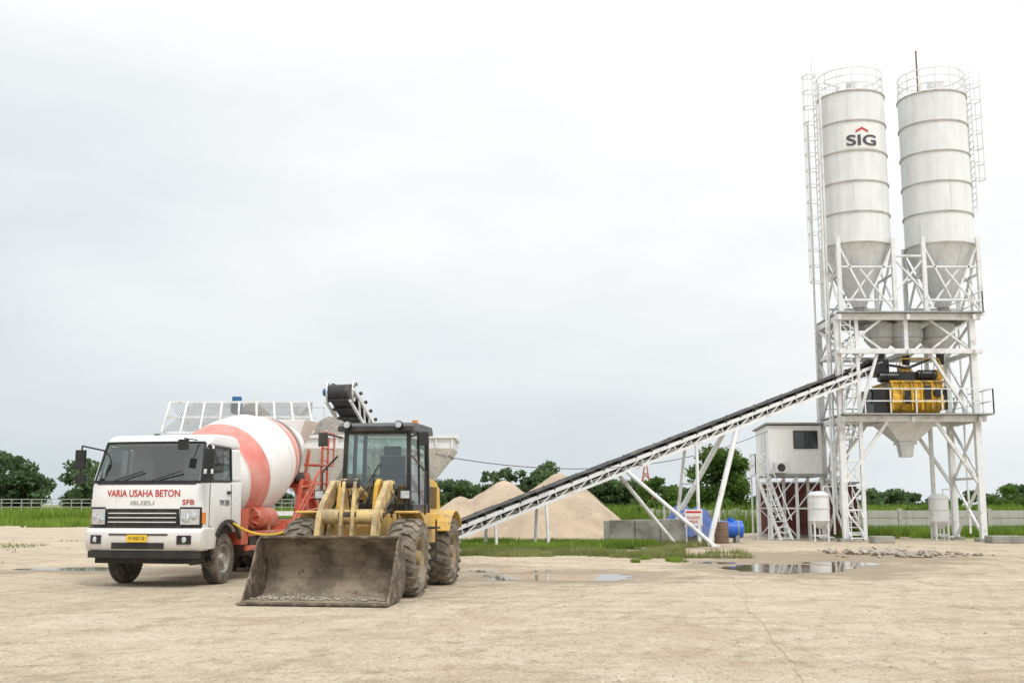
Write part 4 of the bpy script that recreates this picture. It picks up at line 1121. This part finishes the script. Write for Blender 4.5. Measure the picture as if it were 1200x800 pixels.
for k in range(9): m.box(-.63,.63,2.85+k*.12,2.9+k*.12,1.5,1.95,0)
for sx in (-1,1):
    for zz in (.55,.85,1.15): m.box(sx*1.0-.14,sx*1.0+.14,1.45,1.8,zz-.02,zz+.02,0)
    m.beam((sx*1.12,1.5,.5),(sx*1.12,1.5,1.3),.03)
    m.path([(sx*1.0,1.05,1.4),(sx*1.0,1.05,2.2),(sx*.72,1.1,2.5)],.02)
m.cyl((.3,3.4,2.1),(.3,3.4,2.75),.06,n=12)
m.path([(.1,.3,1.3),(.15,.1,1.7),(.2,-.3,1.6)],.02); m.path([(-.1,.3,1.3),(-.15,.1,1.75),(-.1,-.4,1.7)],.02); m.path([(.4,.9,1.1),(.45,.7,1.5),(.42,.2,1.4)],.02)
m.path([(.22,.4,1.5),(.28,.0,2.05),(.2,-.4,1.8),(.12,-.55,1.6)],.018); m.path([(-.25,.6,1.3),(-.3,.3,2.0),(-.2,.2,1.9)],.018)
m.path([(.58,.7,1.3),(.62,.2,1.75),(.58,-.3,1.5),(.42,-.5,1.3)],.018); m.path([(-.58,.7,1.3),(-.62,.2,1.8),(-.58,-.3,1.5),(-.42,-.5,1.3)],.018)
m.obj('grilles_steps_hoses',['under'],W)
m=MB()
arm=[(.44,1.92),(.30,2.03),(.10,2.0),(-.50,1.62),(-.70,1.38),(-.90,.66),(-.91,.48),(-.84,.38),(-.72,.42),(-.48,1.15),(-.36,1.33),(.30,1.76)]
for sx in (-1,1):
    m.prism(arm,sx*.50-.05,sx*.50+.05,0)
    for (y,z_,r) in ((.28,1.9,.12),(-.82,.5,.10),(-.43,1.40,.10)): m.cyl((sx*.50-.085,y,z_),(sx*.50+.085,y,z_),r,n=20,mi=0); m.cyl((sx*.50-.10,y,z_),(sx*.50+.10,y,z_),r*.5,n=14,mi=1)
m.cyl((-.5,-.52,1.38),(.5,-.52,1.38),.13,n=24,mi=0)
for sx in (-1,1): m.prism([(-.36,2.0),(-.46,2.04),(-.56,1.96),(-.70,1.42),(-.76,.95),(-.70,.85),(-.62,.88),(-.46,1.32),(-.38,1.7)],sx*.10-.03,sx*.10+.03,0)
for (y,z_) in ((-.46,1.95),(-.58,1.40),(-.70,.93)): m.cyl((-.16,y,z_),(.16,y,z_),.075,n=18,mi=1)
m.beam((0,-.70,.93),(0,-.84,.62),.12,.12,0)
m.cyl((0,.35,1.75),(0,-.12,1.88),.085,n=18,mi=0); m.cyl((0,-.12,1.88),(0,-.44,1.95),.04,n=14,mi=2)
for sx in (-1,1): m.cyl((sx*.36,.3,.95),(sx*.36,-.15,1.16),.075,n=18,mi=0); m.cyl((sx*.36,-.15,1.16),(sx*.36,-.45,1.30),.04,n=14,mi=2)
m.obj('lift_arms_and_linkage',['cream','under','chrome'],W,.012,2)
m=MB(); zf,zr=1.42,2.98
co4=[(-.60,1.12),(.68,1.12),(.72,2.58),(-.62,2.58)]
for (x,y) in co4: m.beam((x,y,zf),(x*.95,y+(.05 if y<2 else -.02),zr),.08,.08,0)
m.beam((.70,1.85,zf),(.67,1.85,zr),.06,mi=0); m.beam((-.61,1.85,zf),(-.58,1.85,zr),.06,mi=0)
m.prism([(.98,2.96),(1.0,3.06),(1.15,3.13),(2.6,3.13),(2.72,3.04),(2.72,2.96)],-.70,.78,0)
m.box(-.60,.68,1.09,1.16,zf,1.62,0); m.box(-.62,.72,2.5,2.6,zf,2.0,0)
m.beam((-.60,1.13,zr-.03),(.68,1.13,zr-.03),.07)
for x in (-.61,.71): m.box(x-.03,x+.03,1.15,2.55,zf,1.60,0)
m.beam((-.30,1.07,1.65),(.10,1.08,2.35),.025); 
m.box(-.58,.66,1.2,2.5,1.44,1.5,0)
m.box(-.2,.3,1.85,2.3,1.75,1.9,1); m.box(-.2,.3,2.25,2.38,1.85,2.55,1); m.box(-.12,.22,2.25,2.35,2.56,2.74,1)
m.beam((.05,1.35,1.45),(.05,1.55,2.12),.1,mi=1); m.ring((.05,1.55,2.14),.19,.03,16); m.box(.35,.58,1.5,2.2,1.5,2.05,1); m.box(-.25,.35,1.25,1.4,1.5,2.0,1)
m.obj('cab_frame_and_seat',['blackclean','dash'],W,.012,2)
m=MB()
def quad(a,b,c,d_): m.add([a,b,c,d_],[(0,1,2,3)],0)
quad((-.57,1.12,1.62),(.65,1.12,1.62),(.62,1.17,2.95),(-.54,1.17,2.95))
quad((-.60,2.56,2.0),(.68,2.56,2.0),(.66,2.54,2.95),(-.58,2.54,2.95))
for a,b in ((-.615,-.585),(.71,.675)): quad((a,1.16,1.6),(a,2.54,1.6),(b,2.54,2.95),(b,1.18,2.95))
m.obj('cab_glass',['glass'],W)
m=MB()
for sx in (-1,1):
    m.path([(sx*.64,1.15,2.85),(sx*.96,1.0,2.92)],.018); m.box(sx*.98-.09,sx*.98+.09,.96,1.0,2.68,2.94,0)
    m.path([(sx*.50,1.05,3.05),(sx*.50,.98,3.12)],.02)
    m.cyl((sx*.50,.90,3.08),(sx*.50,1.0,3.08),.075,n=20,mi=0); m.cyl((sx*.50,.895,3.08),(sx*.50,.90,3.08),.06,n=20,mi=1)
    m.beam((sx*.80,.35,1.45),(sx*.80,.35,1.75),.04); m.box(sx*.80-.1,sx*.80+.1,.27,.35,1.68,1.85,0); m.box(sx*.80-.08,sx*.80+.08,.255,.27,1.70,1.83,1)
m.cyl((.5,2.3,3.13),(.5,2.3,3.26),.06,n=16,mi=2)
m.obj('lamps_and_mirrors',['black','lamp','orange'],W,.006)
print('OBJECTS',len(bpy.data.objects))
